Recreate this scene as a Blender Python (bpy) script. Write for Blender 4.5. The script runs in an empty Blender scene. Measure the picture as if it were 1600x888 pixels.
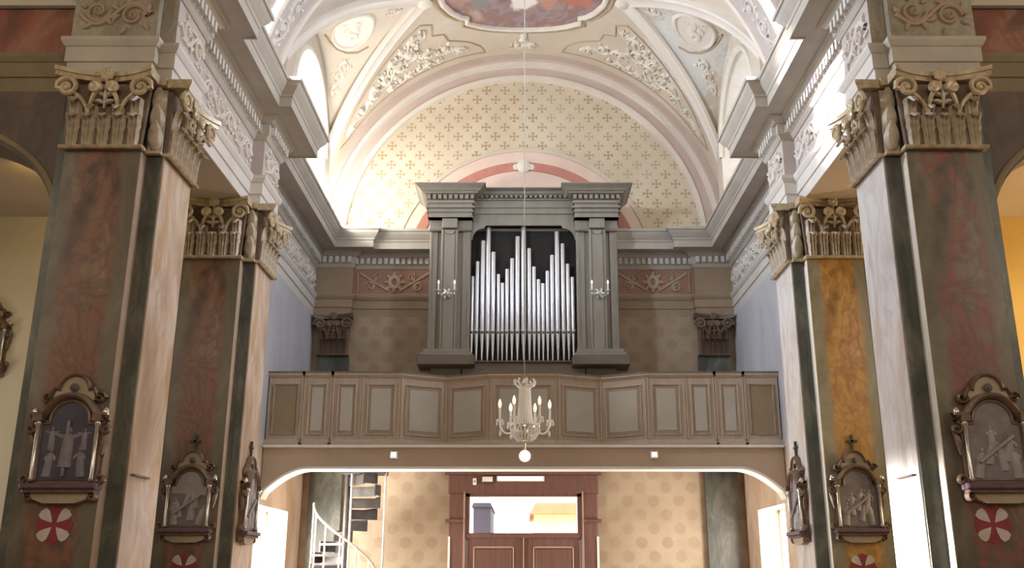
import bpy, bmesh, math, random
from mathutils import Vector, Matrix

# ------------------------------------------------------------------ camera
E = 1.6                                   # eye height over the floor; z values below are measured from the eye
F_PX, PITCH = 1499.87, math.radians(16.5603)
SC = bpy.context.scene
COL = SC.collection
cam_d = bpy.data.cameras.new('camera')
cam_d.sensor_width = 36.0
cam_d.lens = F_PX / 1600.0 * 36.0
cam_d.shift_x = -18.0 / 1600.0
cam_d.clip_end = 300
cam = bpy.data.objects.new('camera', cam_d)
cam.location = (0, 0, E)
cam.rotation_euler = (math.pi / 2 + PITCH, 0, 0)
COL.objects.link(cam)
SC.camera = cam

# ------------------------------------------------------------------ view, world
SC.view_settings.view_transform = 'Standard'
SC.view_settings.look = 'None'
SC.view_settings.exposure = 0.35
SC.view_settings.gamma = 1.0
SC.view_settings.use_curve_mapping = False
SC.cycles.use_denoising = True
SC.cycles.max_bounces = 8
SC.cycles.diffuse_bounces = 4
SC.cycles.adaptive_threshold = 0.02
SC.cycles.sample_clamp_indirect = 6.0
world = bpy.data.worlds.new('world')
SC.world = world
world.use_nodes = True
world.node_tree.nodes['Background'].inputs[0].default_value = (0.86, 0.93, 1.0, 1)
world.node_tree.nodes['Background'].inputs[1].default_value = 5.0

# ------------------------------------------------------------------ lights: daylight in the window openings, plus added fill
def area(name, loc, aim, sx, sy, watts, col, spread=180):
    d = bpy.data.lights.new(name, 'AREA')
    d.shape = 'RECTANGLE'; d.size = sx; d.size_y = sy; d.energy = watts; d.color = col
    d.spread = math.radians(spread)
    o = bpy.data.objects.new(name, d)
    o.location = (loc[0], loc[1], loc[2] + E)
    v = Vector(aim) - Vector(loc)
    o.rotation_euler = v.to_track_quat('-Z', 'Y').to_euler()
    COL.objects.link(o)
    return o
SKY = (0.70, 0.83, 1.0); DAY = (1.0, 0.96, 0.89); WARM = (1.0, 0.72, 0.36); SUN = (1.0, 0.97, 0.92)
# lunette windows of the organ bay, and the lamp trough behind the left cornice
area('lunette_daylight_left', (-4.08, 13.85, 6.95), (0, 13.85, 6.95), 1.7, 1.5, 24, DAY)
area('lunette_daylight_right', (4.08, 13.85, 6.95), (0, 13.85, 6.95), 1.7, 1.5, 7, SKY)
area('cornice_uplight_left', (-3.34, 15.35, 5.88), (-1.6, 15.75, 8.0), 0.9, 0.14, 60, (1.0, 0.955, 0.87))
area('cornice_uplight_window', (-3.52, 13.4, 6.1), (-3.2, 14.6, 8.0), 0.5, 0.14, 16, (1.0, 0.955, 0.87))
# clerestory windows between the piers, and the sunbeam through the left one
area('clerestory_daylight_left', (-3.90, 9.87, 6.60), (3.9, 9.87, 5.4), 0.9, 0.9, 430, SKY)
area('clerestory_daylight_right', (3.90, 9.87, 6.60), (-3.9, 9.87, 5.4), 0.9, 0.9, 260, SKY)
area('clerestory_sunbeam', (-3.80, 9.80, 6.80), (3.40, 9.55, 4.98), 0.55, 0.5, 30, SUN, 9)
# added warm fill behind and beside the camera, no windows modelled
area('crossing_fill_left', (-7.9, 3.0, 4.2), (3.0, 8.5, 2.0), 2.0, 3.0, 60, (1.0, 0.84, 0.66))
area('crossing_fill_right', (7.9, 3.0, 4.2), (-3.0, 8.5, 2.0), 2.0, 3.0, 80, (1.0, 0.84, 0.66))
area('apse_fill', (0, -4.7, 5.0), (0, 10, 2.5), 4.0, 3.0, 260, (1.0, 0.82, 0.62))
# windows under the loft and in the aisles
area('loft_window_daylight_left', (-4.05, 14.6, 0.06), (0, 14.6, 0.06), 1.6, 1.4, 290, DAY)
area('loft_window_daylight_right', (4.05, 14.8, 0.06), (0, 14.8, 0.06), 1.4, 1.4, 105, DAY)
area('aisle_daylight_left', (-8.1, 9.9, 1.0), (-4.5, 10.9, 1.2), 1.4, 1.6, 22, (1.0, 0.90, 0.72))
area('aisle_lamp_left', (-5.3, 9.6, 4.2), (-5.3, 11.4, 2.9), 0.3, 0.3, 7, (1.0, 0.66, 0.18))
area('aisle_daylight_right', (8.1, 9.6, 1.9), (4.0, 11.0, 2.0), 1.4, 1.6, 150, WARM)
area('aisle_sunbeam', (-8.0, 10.2, 0.70), (3.25, 8.42, 0.02), 1.0, 0.7, 70, SUN, 7)

# ------------------------------------------------------------------ mesh helpers
ORG = {}
class MB:
    def __init__(s): s.v = []; s.f = []
    def add(s, vs, fs):
        n = len(s.v); s.v += [tuple(p) for p in vs]; s.f += [tuple(i + n for i in q) for q in fs]; return s
    def box(s, x0, x1, y0, y1, z0, z1):
        return s.add([(x0,y0,z0),(x1,y0,z0),(x1,y1,z0),(x0,y1,z0),(x0,y0,z1),(x1,y0,z1),(x1,y1,z1),(x0,y1,z1)],
                     [(3,2,1,0),(4,5,6,7),(0,1,5,4),(1,2,6,5),(2,3,7,6),(3,0,4,7)])
    def bbox(s, x0, x1, y0, y1, z0, z1, b=0.01):      # box whose front (-y) edges are chamfered
        p = [(x0,z0),(x1,z0),(x1,z1),(x0,z1)]; q = [(x0+b,z0+b),(x1-b,z0+b),(x1-b,z1-b),(x0+b,z1-b)]
        vs = [(x,y1,z) for x,z in p] + [(x,y0+b,z) for x,z in p] + [(x,y0,z) for x,z in q]
        fs = [(0,1,2,3)]
        for k in range(4):
            j = (k+1) % 4
            fs += [(k,j,4+j,4+k),(4+k,4+j,8+j,8+k)]
        fs += [(11,10,9,8)]
        return s.add(vs, fs)
    def prism(s, poly, P, d0, d1):                    # poly in 2D, P(u, v, d) -> 3D
        n = len(poly)
        vs = [P(u,v,d0) for u,v in poly] + [P(u,v,d1) for u,v in poly]
        fs = [tuple(range(n))[::-1], tuple(range(n,2*n))] + [(i,(i+1)%n,n+(i+1)%n,n+i) for i in range(n)]
        return s.add(vs, fs)
    def tube(s, path, r, n=8, caps=True):
        path = [Vector(p) for p in path]; m = len(path)
        rs = r if isinstance(r, (list, tuple)) else [r]*m
        ref = None; rings = []
        for i,p in enumerate(path):
            t = (path[min(i+1,m-1)] - path[max(i-1,0)])
            t = t.normalized() if t.length > 1e-9 else Vector((0,0,1))
            if ref is None:
                ref = Vector((0,0,1)) if abs(t.z) < 0.9 else Vector((1,0,0))
            a = (ref - t*ref.dot(t))
            a = a.normalized() if a.length > 1e-6 else t.orthogonal().normalized()
            ref = a; b = t.cross(a)
            rings.append([p + (a*math.cos(2*math.pi*k/n) + b*math.sin(2*math.pi*k/n))*rs[i] for k in range(n)])
        vs = [q for g in rings for q in g]; fs = []
        for i in range(m-1):
            for k in range(n):
                fs.append((i*n+k, i*n+(k+1)%n, (i+1)*n+(k+1)%n, (i+1)*n+k))
        if caps: fs += [tuple(range(n))[::-1], tuple(range((m-1)*n, m*n))]
        return s.add(vs, fs)
    def lathe(s, prof, c=(0,0,0), n=16, axis='z'):
        vs = []; fs = []; m = len(prof)
        for r,h in prof:
            for k in range(n):
                a = 2*math.pi*k/n; x,y = r*math.cos(a), r*math.sin(a)
                p = (x,y,h) if axis == 'z' else (x,-h,y)
                vs.append((c[0]+p[0], c[1]+p[1], c[2]+p[2]))
        for i in range(m-1):
            for k in range(n):
                fs.append((i*n+k, i*n+(k+1)%n, (i+1)*n+(k+1)%n, (i+1)*n+k))
        fs += [tuple(range(n))[::-1], tuple(range((m-1)*n, m*n))]
        return s.add(vs, fs)
    def ridge(s, P, pts, w, h, closed=False):         # raised moulding along a 2D line on a surface P(u, v, height)
        m = len(pts)
        ws = w if isinstance(w, (list, tuple)) else [w]*m
        vs = []; fs = []
        for i,(u,v) in enumerate(pts):
            a = pts[(i-1) % m] if closed else pts[max(i-1,0)]
            b = pts[(i+1) % m] if closed else pts[min(i+1,m-1)]
            du,dv = b[0]-a[0], b[1]-a[1]; L = math.hypot(du,dv) or 1
            nu,nv = -dv/L, du/L; q = ws[i]; hh = h * min(1.0, q/max(ws))
            for e,k in ((-1,-.15),(-.62,.8),(0,1),(.62,.8),(1,-.15)):
                vs.append(P(u+nu*q*e, v+nv*q*e, hh*k))
        rng = m if closed else m-1
        for i in range(rng):
            j = (i+1) % m
            for k in range(4): fs.append((i*5+k, i*5+k+1, j*5+k+1, j*5+k))
        return s.add(vs, fs)
    def grid(s, P, us, vs_):
        nu, nv = len(us), len(vs_)
        s.add([P(u,v) for u in us for v in vs_],
              [(i*nv+j, (i+1)*nv+j, (i+1)*nv+j+1, i*nv+j+1) for i in range(nu-1) for j in range(nv-1)])
        return s
    def sweep(s, path, prof, segs=None):              # path: plan polyline, prof: closed (offset to the left of travel, z)
        n = len(path); m = len(prof); rows = []
        for i,p in enumerate(path):
            p = Vector(p)
            d0 = (p - Vector(path[i-1])).normalized() if i > 0 else None
            d1 = (Vector(path[i+1]) - p).normalized() if i < n-1 else None
            if d0 is None: d0 = d1
            if d1 is None: d1 = d0
            n0 = Vector((-d0.y, d0.x)); n1 = Vector((-d1.y, d1.x))
            b = n0 + n1; b = b / max(b.dot(n0), 1e-6)
            rows.append([(p.x + b.x*o, p.y + b.y*o, z) for o,z in prof])
        segs = sorted(segs if segs is not None else range(n-1))
        for i in segs:
            fs = [(k, (k+1)%m, m+(k+1)%m, m+k) for k in range(m)]
            if i-1 not in segs: fs.append(tuple(range(m))[::-1])
            if i+1 not in segs: fs.append(tuple(range(m, 2*m)))
            s.add(rows[i] + rows[i+1], fs)
        return s
    def mesh(s, name, mat, smooth=False, shift=(0,0,0)):
        me = bpy.data.meshes.new(name)
        me.from_pydata([(x+shift[0], y+shift[1], z+shift[2]) for x,y,z in s.v], [], s.f)
        bm = bmesh.new(); bm.from_mesh(me)
        bmesh.ops.recalc_face_normals(bm, faces=bm.faces)
        bm.to_mesh(me); bm.free()
        if smooth:
            for p in me.polygons: p.use_smooth = True
            try: me.set_sharp_from_angle(angle=math.radians(42))
            except Exception: pass
        if mat: me.materials.append(mat)
        return me
    def build(s, name, mat, parent=None, smooth=False, local=False, label=None):
        org = ORG.get(parent.name, (0,0,0)) if parent else (0,0,0)
        sh = (0,0,0) if local else (-org[0], -org[1], E-org[2])
        o = link(name, s.mesh(name, mat, smooth, sh), parent)
        if parent: ORG[o.name] = org
        if label: o['label'] = label
        return o
def link(name, me, parent=None, loc=(0,0,0), rot=(0,0,0)):
    o = bpy.data.objects.new(name, me); COL.objects.link(o)
    o.parent = parent; o.location = loc; o.rotation_euler = rot
    return o
def tag(o, label, cat, group=None):
    o['label'] = label; o['category'] = cat
    if group: o['group'] = group
    return o
def struct(o, label=None):
    o['kind'] = 'structure'
    if label: o['label'] = label
    return o
def thing(name, label, cat, loc=(0,0,0), rz=0, group=None):
    o = bpy.data.objects.new(name, None); COL.objects.link(o)
    o.empty_display_size = 0.1
    o.location = (loc[0], loc[1], loc[2]+E); o.rotation_euler = (0,0,rz)
    ORG[o.name] = tuple(o.location)
    return tag(o, label, cat, group)
def setting(name, label, loc=(0,0,0)):
    o = bpy.data.objects.new(name, None); COL.objects.link(o)
    o.location = (loc[0], loc[1], loc[2]+E); ORG[o.name] = tuple(o.location)
    return struct(o, label)
def copy_tree(o, parent=None):
    c = o.copy(); COL.objects.link(c); c.parent = parent
    for ch in list(o.children): copy_tree(ch, c)
    return c
COSP, SINP = math.cos(PITCH), math.sin(PITCH)
def at(x, y, Y):                                      # photograph point at a known distance from the camera
    u = (x-818)/F_PX; v = (444-y)/F_PX; k = Y/(COSP - v*SINP)
    return Vector((u*k, Y, (SINP + v*COSP)*k))
def arc(c, r, a0, a1, n):
    return [(c[0]+r*math.cos(a0+(a1-a0)*i/n), c[1]+r*math.sin(a0+(a1-a0)*i/n)) for i in range(n+1)]
def lerp(a, b, t): return a+(b-a)*t

# ------------------------------------------------------------------ materials
class NT:
    def __init__(s, name):
        s.m = bpy.data.materials.new(name); s.m.use_nodes = True
        s.t = s.m.node_tree; s.b = s.t.nodes['Principled BSDF']
        s.co = s.t.nodes.new('ShaderNodeTexCoord').outputs['Object']
    def node(s, kind, **kw):
        n = s.t.nodes.new(kind)
        for k,v in kw.items(): setattr(n, k, v)
        return n
    def lk(s, a, b): s.t.links.new(a, b)
    def put(s, sock, val):
        if hasattr(val, 'is_output'): s.lk(val, sock)
        else: sock.default_value = val
    def ma(s, op, a, b=0.0, c=0.0):
        n = s.node('ShaderNodeMath', operation=op)
        s.put(n.inputs[0], a); s.put(n.inputs[1], b); s.put(n.inputs[2], c)
        return n.outputs[0]
    def noise(s, scale, detail=4, rough=.55, dist=0, vec=None, stretch=None):
        n = s.node('ShaderNodeTexNoise')
        n.inputs['Scale'].default_value = scale; n.inputs['Detail'].default_value = detail
        n.inputs['Roughness'].default_value = rough; n.inputs['Distortion'].default_value = dist
        v = vec or s.co
        if stretch:
            mp = s.node('ShaderNodeMapping'); mp.inputs['Scale'].default_value = stretch
            s.lk(v, mp.inputs['Vector']); v = mp.outputs[0]
        s.lk(v, n.inputs['Vector'])
        return n.outputs['Fac']
    def ramp(s, fac, stops):
        r = s.node('ShaderNodeValToRGB'); e = r.color_ramp.elements
        e[0].position, e[0].color = stops[0][0], (*stops[0][1],1)
        e[1].position, e[1].color = stops[-1][0], (*stops[-1][1],1)
        for p,c in stops[1:-1]:
            q = e.new(p); q.color = (*c,1)
        s.lk(fac, r.inputs[0]); return r.outputs[0]
    def mix(s, fac, a, b):
        n = s.node('ShaderNodeMix', data_type='RGBA')
        s.put(n.inputs[0], fac)
        for k,v in ((6,a),(7,b)):
            s.put(n.inputs[k], v if hasattr(v,'is_output') else (*v,1))
        return n.outputs[2]
    def done(s, col, rough=.6, metal=0, bump=None, bump_d=.004, spec=None):
        if hasattr(col, 'is_output'): s.lk(col, s.b.inputs['Base Color'])
        else: s.b.inputs['Base Color'].default_value = (*col,1)
        s.b.inputs['Roughness'].default_value = rough; s.b.inputs['Metallic'].default_value = metal
        if spec is not None: s.b.inputs['Specular IOR Level'].default_value = spec
        if bump is not None:
            n = s.node('ShaderNodeBump'); n.inputs['Distance'].default_value = bump_d
            n.inputs['Strength'].default_value = .7
            s.lk(bump, n.inputs['Height']); s.lk(n.outputs[0], s.b.inputs['Normal'])
        return s.m
    def xyz(s):
        n = s.node('ShaderNodeSeparateXYZ'); s.lk(s.co, n.inputs[0]); return n.outputs
def plain(name, c, c2=None, scale=3, rough=.7, metal=0, bump=0, detail=5, stretch=None):
    t = NT(name)
    if c2 is None: c2 = tuple(q*.86 for q in c)
    n = t.noise(scale, detail, .6, .3, stretch=stretch)
    col = t.ramp(n, [(.3,c2),(.72,c)])
    return t.done(col, rough, metal, t.noise(scale*6, 4) if bump else None, bump or .004)
def marble(name, stops, scale=1.6, dist=2.6, rough=.3, stretch=(1,1,.45)):
    t = NT(name)
    a = t.noise(scale, 4, .52, dist, stretch=stretch)
    col = t.ramp(a, stops)
    b = t.noise(scale*1.6, 4, .6, dist*1.3, stretch=stretch)
    v = t.ma('ABSOLUTE', t.ma('SUBTRACT', b, .5)); v = t.ma('SMOOTH_MIN', t.ma('MULTIPLY', v, 14), 1.0, .1)
    col = t.mix(t.ma('MULTIPLY', t.ma('SUBTRACT', 1.0, v), .45), col, stops[0][1])
    return t.done(col, rough)
def emit(name, c, k, base=(.8,.8,.8)):
    t = NT(name); m = t.done(base, .5)
    t.b.inputs['Emission Color'].default_value = (*c,1); t.b.inputs['Emission Strength'].default_value = k
    return m
M = {}
def vault_mat():
    t = NT('vault_plaster'); x,y,z = t.xyz()
    col = t.ramp(t.noise(1.1,5,.6,.3), [(.3,(.60,.52,.43)),(.72,(.70,.62,.52))])
    # chalky damp stains on the right hand lunette
    d = t.ma('SQRT', t.ma('ADD', t.ma('POWER', t.ma('DIVIDE', t.ma('SUBTRACT', x, 2.75), .75), 2.0), t.ma('POWER', t.ma('DIVIDE', t.ma('SUBTRACT', y, 14.3), 1.0), 2.0)))
    f = t.ma('ADD', t.ma('SUBTRACT', 1.0, d), t.ma('MULTIPLY', t.ma('SUBTRACT', t.noise(3.2,6,.7,.5), .5), 3.0))
    f = t.ma('MINIMUM', t.ma('MAXIMUM', t.ma('MULTIPLY', f, 2.5), 0), .8)
    col = t.mix(f, col, (.74,.74,.72))
    return t.done(col, .85, 0, t.noise(7,4), .002)
M['vault'] = vault_mat()
M['stucco'] = plain('white_stucco', (.84,.79,.71), (.73,.67,.58), 4, .7)
M['rib'] = plain('pale_rib_plaster', (.84,.79,.73), (.75,.69,.63), 1.5, .75)
M['mauve'] = plain('mauve_band_plaster', (.63,.52,.46), (.56,.45,.40), 2, .8)
M['ochre_line'] = plain('ochre_line_paint', (.50,.39,.28), (.43,.32,.22), 4, .8)
M['pink'] = plain('salmon_pink_paint', (.60,.26,.21), (.50,.21,.17), 4, .8)
M['palepink'] = plain('pale_pink_paint', (.82,.66,.57), (.76,.58,.50), 2, .8)
M['stone'] = plain('grey_taupe_stone_paint', (.52,.485,.43), (.42,.385,.335), 2.2, .62, bump=.002)
M['soffit'] = plain('beige_soffit_plaster', (.55,.46,.37), (.48,.39,.30), 1.4, .8)
M['backarch'] = plain('dim_tan_plaster', (.37,.28,.195), (.29,.215,.145), 1.8, .8)  # darker copy of the beige plaster, loft-level dimness put into its colour
M['archit'] = plain('pale_lilac_plaster', (.68,.65,.62), (.60,.565,.53), 2.0, .7)
M['frieze'] = plain('mauve_frieze_paint', (.56,.495,.475), (.48,.415,.395), 2.5, .75)
M['friezeback'] = plain('salmon_frieze_paint', (.37,.20,.15), (.29,.16,.115), 2.5, .75)
M['relief'] = plain('off_white_relief', (.76,.72,.68), (.64,.59,.54), 5, .65)
M['relieftan'] = plain('tan_relief', (.47,.36,.28), (.38,.29,.22), 5, .7)
def two_tone_wall():                                   # pale blue grey above the loft, mottled tan below it
    t = NT('two_tone_wall_colour'); x,y,z = t.xyz()
    a = t.ramp(t.noise(1.7,5,.6,.3,stretch=(1,1,.35)), [(.3,(.45,.45,.49)),(.72,(.58,.59,.64))])
    b = t.ramp(t.noise(1.2,6,.6,1.5,stretch=(1,1,.4)), [(.32,(.42,.30,.22)),(.5,(.54,.42,.31)),(.68,(.60,.50,.40))])
    return t.done(t.mix(t.ma('LESS_THAN', z, 1.68+1.6), a, b), .75)
M['sidewall'] = two_tone_wall()
M['floor'] = plain('red_terrazzo_floor', (.34,.25,.20), (.26,.19,.15), 3, .35)
M['cream'] = plain('cream_plaster', (.66,.62,.52), (.54,.50,.41), .9, .8, bump=.002)
M['yellow'] = plain('yellow_ochre_plaster', (.74,.52,.18), (.62,.41,.12), 1.2, .8)
M['brownarch'] = marble('brown_painted_arch', [(.3,(.05,.038,.035)),(.45,(.11,.075,.06)),(.58,(.16,.115,.085)),(.72,(.09,.06,.055))], .7, 2.0, .5)
M['olive'] = plain('olive_gold_plaster', (.27,.22,.13), (.15,.11,.07), 1.6, .7)
def pier_front(name, stops, border, scale=1.15, dist=1.5):   # marbled field melting into grey painted borders
    t = NT(name); x,y,z = t.xyz()
    a = t.noise(scale, 4, .52, dist, stretch=(1.25,1,.8))
    col = t.ramp(a, stops)
    b = t.noise(scale*1.5, 4, .6, 2.2, stretch=(1.1,1,.8))
    v = t.ma('MINIMUM', t.ma('MULTIPLY', t.ma('ABSOLUTE', t.ma('SUBTRACT', b, .5)), 16), 1.0)
    col = t.mix(t.ma('MULTIPLY', t.ma('SUBTRACT', 1.0, v), .45), col, stops[0][1])
    bc = t.ramp(t.noise(1.6,6,.65,1.2,stretch=(1,1,.4)), border)
    cx = t.ma('MULTIPLY', t.ma('SIGN', x), .045)
    d = t.ma('ABSOLUTE', x)
    e = t.ma('ADD', t.ma('SUBTRACT', d, .215), t.ma('MULTIPLY', t.ma('SUBTRACT', t.noise(1.7,4), .5), .12))
    f = t.ma('MINIMUM', t.ma('MAXIMUM', t.ma('ADD', t.ma('MULTIPLY', e, 13), .5), 0), 1)
    return t.done(t.mix(f, col, bc), .32)
OLV = [(.3,(.085,.075,.058)),(.5,(.165,.145,.11)),(.65,(.24,.21,.16)),(.8,(.125,.11,.085))]
M['m_red'] = pier_front('red_brown_painted_marble', [(.34,(.075,.050,.038)),(.45,(.16,.095,.065)),(.52,(.24,.11,.075)),(.58,(.20,.125,.085)),(.66,(.33,.21,.15))], OLV)
M['m_red2'] = pier_front('dark_crimson_painted_marble', [(.34,(.085,.065,.05)),(.45,(.15,.115,.09)),(.52,(.24,.09,.075)),(.58,(.19,.14,.11)),(.66,(.26,.19,.15))], OLV)
M['m_ochre'] = pier_front('golden_ochre_painted_marble', [(.34,(.22,.11,.035)),(.45,(.44,.24,.06)),(.52,(.52,.31,.09)),(.58,(.40,.18,.06)),(.66,(.60,.40,.20))], [(.3,(.16,.14,.09)),(.5,(.27,.25,.18)),(.65,(.34,.32,.25)),(.8,(.22,.19,.13))])
M['m_green'] = marble('dark_green_painted_marble', [(.3,(.045,.05,.045)),(.5,(.10,.105,.09)),(.62,(.16,.16,.13)),(.75,(.08,.085,.075))], 2.2, 1.5)
M['m_pale'] = marble('skylit_pale_marble', [(.34,(.46,.40,.37)),(.44,(.62,.58,.57)),(.54,(.68,.66,.66)),(.62,(.56,.47,.41)),(.72,(.62,.58,.58))], 1.3, 1.1, .3, (1,1,.42))  # whiter version of the nave marble, skylight put into its colour
M['m_olive'] = marble('olive_grey_painted_marble', [(.3,(.13,.12,.08)),(.5,(.23,.21,.15)),(.65,(.30,.27,.20)),(.8,(.18,.16,.11))], 1.8, 1.4)
M['m_pink'] = marble('pink_cream_painted_marble', [(.34,(.40,.27,.18)),(.44,(.58,.44,.34)),(.52,(.66,.57,.50)),(.60,(.56,.37,.20)),(.70,(.62,.52,.45))], 1.2, 1.1, .35, (1,1,.42))
M['m_redfrieze'] = marble('brick_red_painted_marble', [(.34,(.15,.075,.055)),(.46,(.30,.11,.08)),(.54,(.36,.18,.13)),(.64,(.17,.085,.065))], .7, 2.4)
M['m_greyfrieze'] = marble('veined_grey_painted_marble', [(.3,(.24,.21,.16)),(.5,(.36,.33,.27)),(.65,(.42,.39,.33)),(.8,(.28,.24,.19))], 3.5, 1.6)
M['gilt'] = plain('gilt_stone_capital', (.66,.59,.49), (.32,.25,.17), 7, .40, .0)
M['giltedge'] = plain('gilt_edge', (.68,.58,.42), (.36,.27,.16), 11, .32, .1)
M['capbrown'] = plain('dark_brown_capital', (.21,.145,.10), (.12,.08,.058), 6, .5)
M['wood'] = plain('taupe_painted_wood', (.53,.435,.345), (.43,.345,.265), 3, .55, stretch=(6,6,.8))
M['woodpanel'] = plain('grey_green_painted_panel', (.50,.475,.41), (.43,.40,.34), 2, .5)
M['woodfield'] = plain('reddish_panel_border', (.41,.31,.235), (.33,.245,.18), 3, .55)
M['woodend'] = plain('ochre_brown_panel', (.33,.25,.15), (.26,.19,.11), 3, .55)
M['beam'] = plain('taupe_plaster_beam', (.54,.44,.345), (.45,.36,.275), 1.2, .75)
M['white'] = plain('white_paint', (.88,.86,.82), (.82,.79,.74), 3, .5)
M['door'] = plain('mahogany_door_wood', (.19,.095,.078), (.13,.065,.052), 3, .38, stretch=(7,7,.7))
M['doorline'] = plain('pale_wood_bead', (.62,.42,.33), (.52,.34,.27), 5, .4)
M['organ'] = plain('grey_beige_organ_paint', (.30,.275,.235), (.245,.22,.18), 2.5, .42, stretch=(3,3,.7))
M['organdark'] = plain('brown_organ_paint', (.20,.165,.125), (.15,.12,.09), 3, .5)
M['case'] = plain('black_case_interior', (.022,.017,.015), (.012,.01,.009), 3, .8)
M['pipe'] = plain('tin_organ_pipe', (.74,.73,.76), (.62,.61,.64), 3, .30, .75, stretch=(4,4,.3))
M['mouth'] = plain('pipe_mouth_shadow', (.05,.045,.045), None, 3, .6)
M['crystal'] = plain('crystal_glass', (.97,.96,.96), (.90,.88,.87), 30, .10, 0)
M['silver'] = plain('silvered_metal', (.75,.73,.70), (.5,.47,.44), 12, .25, .8)
M['bulb'] = emit('frosted_candle_bulb', (1.0,.95,.9), .5, (.9,.88,.85))
M['globe'] = emit('white_glass_globe', (1.0,.94,.84), .75, (.92,.9,.86))
M['iron'] = plain('dark_grey_iron', (.10,.09,.085), (.06,.055,.05), 6, .5, .3)
M['paleiron'] = plain('lit_pale_iron', (.72,.66,.60), (.56,.50,.45), 8, .4)  # pale copy of the stair iron, window light put into its colour
M['frame'] = plain('dark_gilded_frame_wood', (.24,.16,.11), (.12,.08,.06), 10, .35, .1)
M['frametan'] = plain('tan_marbled_plaque', (.42,.34,.24), (.30,.23,.16), 7, .5)
M['purple'] = plain('dark_purple_ledge', (.14,.085,.11), (.09,.05,.075), 7, .45)
M['rel_blue'] = plain('blue_black_relief', (.075,.07,.10), (.035,.032,.05), 7, .5)
M['rel_fig'] = plain('grey_blue_relief_figures', (.25,.23,.27), (.13,.12,.15), 12, .5)
M['rel_grey'] = plain('grey_mauve_relief', (.24,.21,.22), (.13,.11,.12), 9, .45)
M['rel_sky'] = plain('pale_grey_relief_sky', (.36,.33,.33), (.26,.24,.24), 7, .5)
M['crossred'] = plain('crimson_paint', (.28,.035,.045), (.19,.025,.035), 8, .6)
M['crosswhite'] = plain('white_petal_paint', (.62,.56,.50), (.46,.40,.36), 10, .6)
M['window'] = emit('bright_window_glass', (1.0,.97,.88), .9)
M['windowlow'] = emit('bright_low_window_glass', (1.0,.985,.95), 2.2)
M['lead'] = plain('grey_window_bar', (.35,.33,.30), None, 6, .5)
M['roof'] = plain('terracotta_roof', (.55,.20,.10), (.42,.15,.08), 3, .8)
M['house'] = plain('yellow_house_wall', (.78,.62,.34), (.70,.54,.28), 2, .8)
M['tower'] = plain('grey_violet_house_wall', (.045,.032,.05), (.03,.022,.035), 2, .8)

def wall_pattern():                                    # stencilled rosettes in staggered rows
    t = NT('stencilled_rosette_plaster'); x,y,z = t.xyz()
    def lat(ox, oz):
        a = t.ma('SUBTRACT', t.ma('FRACT', t.ma('ADD', t.ma('DIVIDE', x, .436), ox+40)), .5)
        b = t.ma('SUBTRACT', t.ma('FRACT', t.ma('ADD', t.ma('DIVIDE', z, .45), oz+40)), .5)
        a = t.ma('MULTIPLY', a, .436); b = t.ma('MULTIPLY', b, .45)
        return t.ma('SQRT', t.ma('ADD', t.ma('MULTIPLY', a, a), t.ma('MULTIPLY', b, b)))
    d = t.ma('MINIMUM', lat(0,0), lat(.5,.5))
    d = t.ma('ADD', d, t.ma('MULTIPLY', t.ma('SUBTRACT', t.noise(26,3), .5), .035))
    m = t.ma('SMOOTH_MIN', t.ma('MAXIMUM', t.ma('MULTIPLY', t.ma('SUBTRACT', .102, d), 90), 0), 1.0, .1)
    m = t.ma('MULTIPLY', m, t.ma('MULTIPLY', t.noise(2.2,4), .80))
    ground = t.ramp(t.noise(1.5,5,.6,.4), [(.3,(.34,.26,.175)),(.7,(.43,.345,.245))])
    col = t.mix(m, ground, (.30,.18,.125))
    return t.done(col, .8)
M['pattern'] = wall_pattern()
def cross_pattern():                                   # small stencilled crosses with flared arms in staggered rows
    t = NT('stencilled_cross_plaster'); x,y,z = t.xyz()
    def lat(ox, oz):
        a = t.ma('ABSOLUTE', t.ma('MULTIPLY', t.ma('SUBTRACT', t.ma('FRACT', t.ma('ADD', t.ma('DIVIDE', x, .352), ox+40)), .5), .352))
        b = t.ma('ABSOLUTE', t.ma('MULTIPLY', t.ma('SUBTRACT', t.ma('FRACT', t.ma('ADD', t.ma('DIVIDE', z, .384), oz+40)), .5), .384))
        def arm(p, q):
            w = t.ma('ADD', .011, t.ma('MULTIPLY', t.ma('POWER', t.ma('DIVIDE', p, .085), 3.0), .034))
            return t.ma('MULTIPLY', t.ma('LESS_THAN', p, .085), t.ma('LESS_THAN', q, w))
        return t.ma('MAXIMUM', arm(a,b), arm(b,a))
    m = t.ma('MAXIMUM', lat(0,0), lat(.5,.5))
    m = t.ma('MULTIPLY', m, t.ma('MULTIPLY', t.noise(1.3,3), 1.25))
    ground = t.ramp(t.noise(1.2,5,.6,.4), [(.3,(.63,.55,.42)),(.7,(.72,.64,.51))])
    return t.done(t.mix(m, ground, (.40,.24,.10)), .85)
M['crosses'] = cross_pattern()
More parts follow.
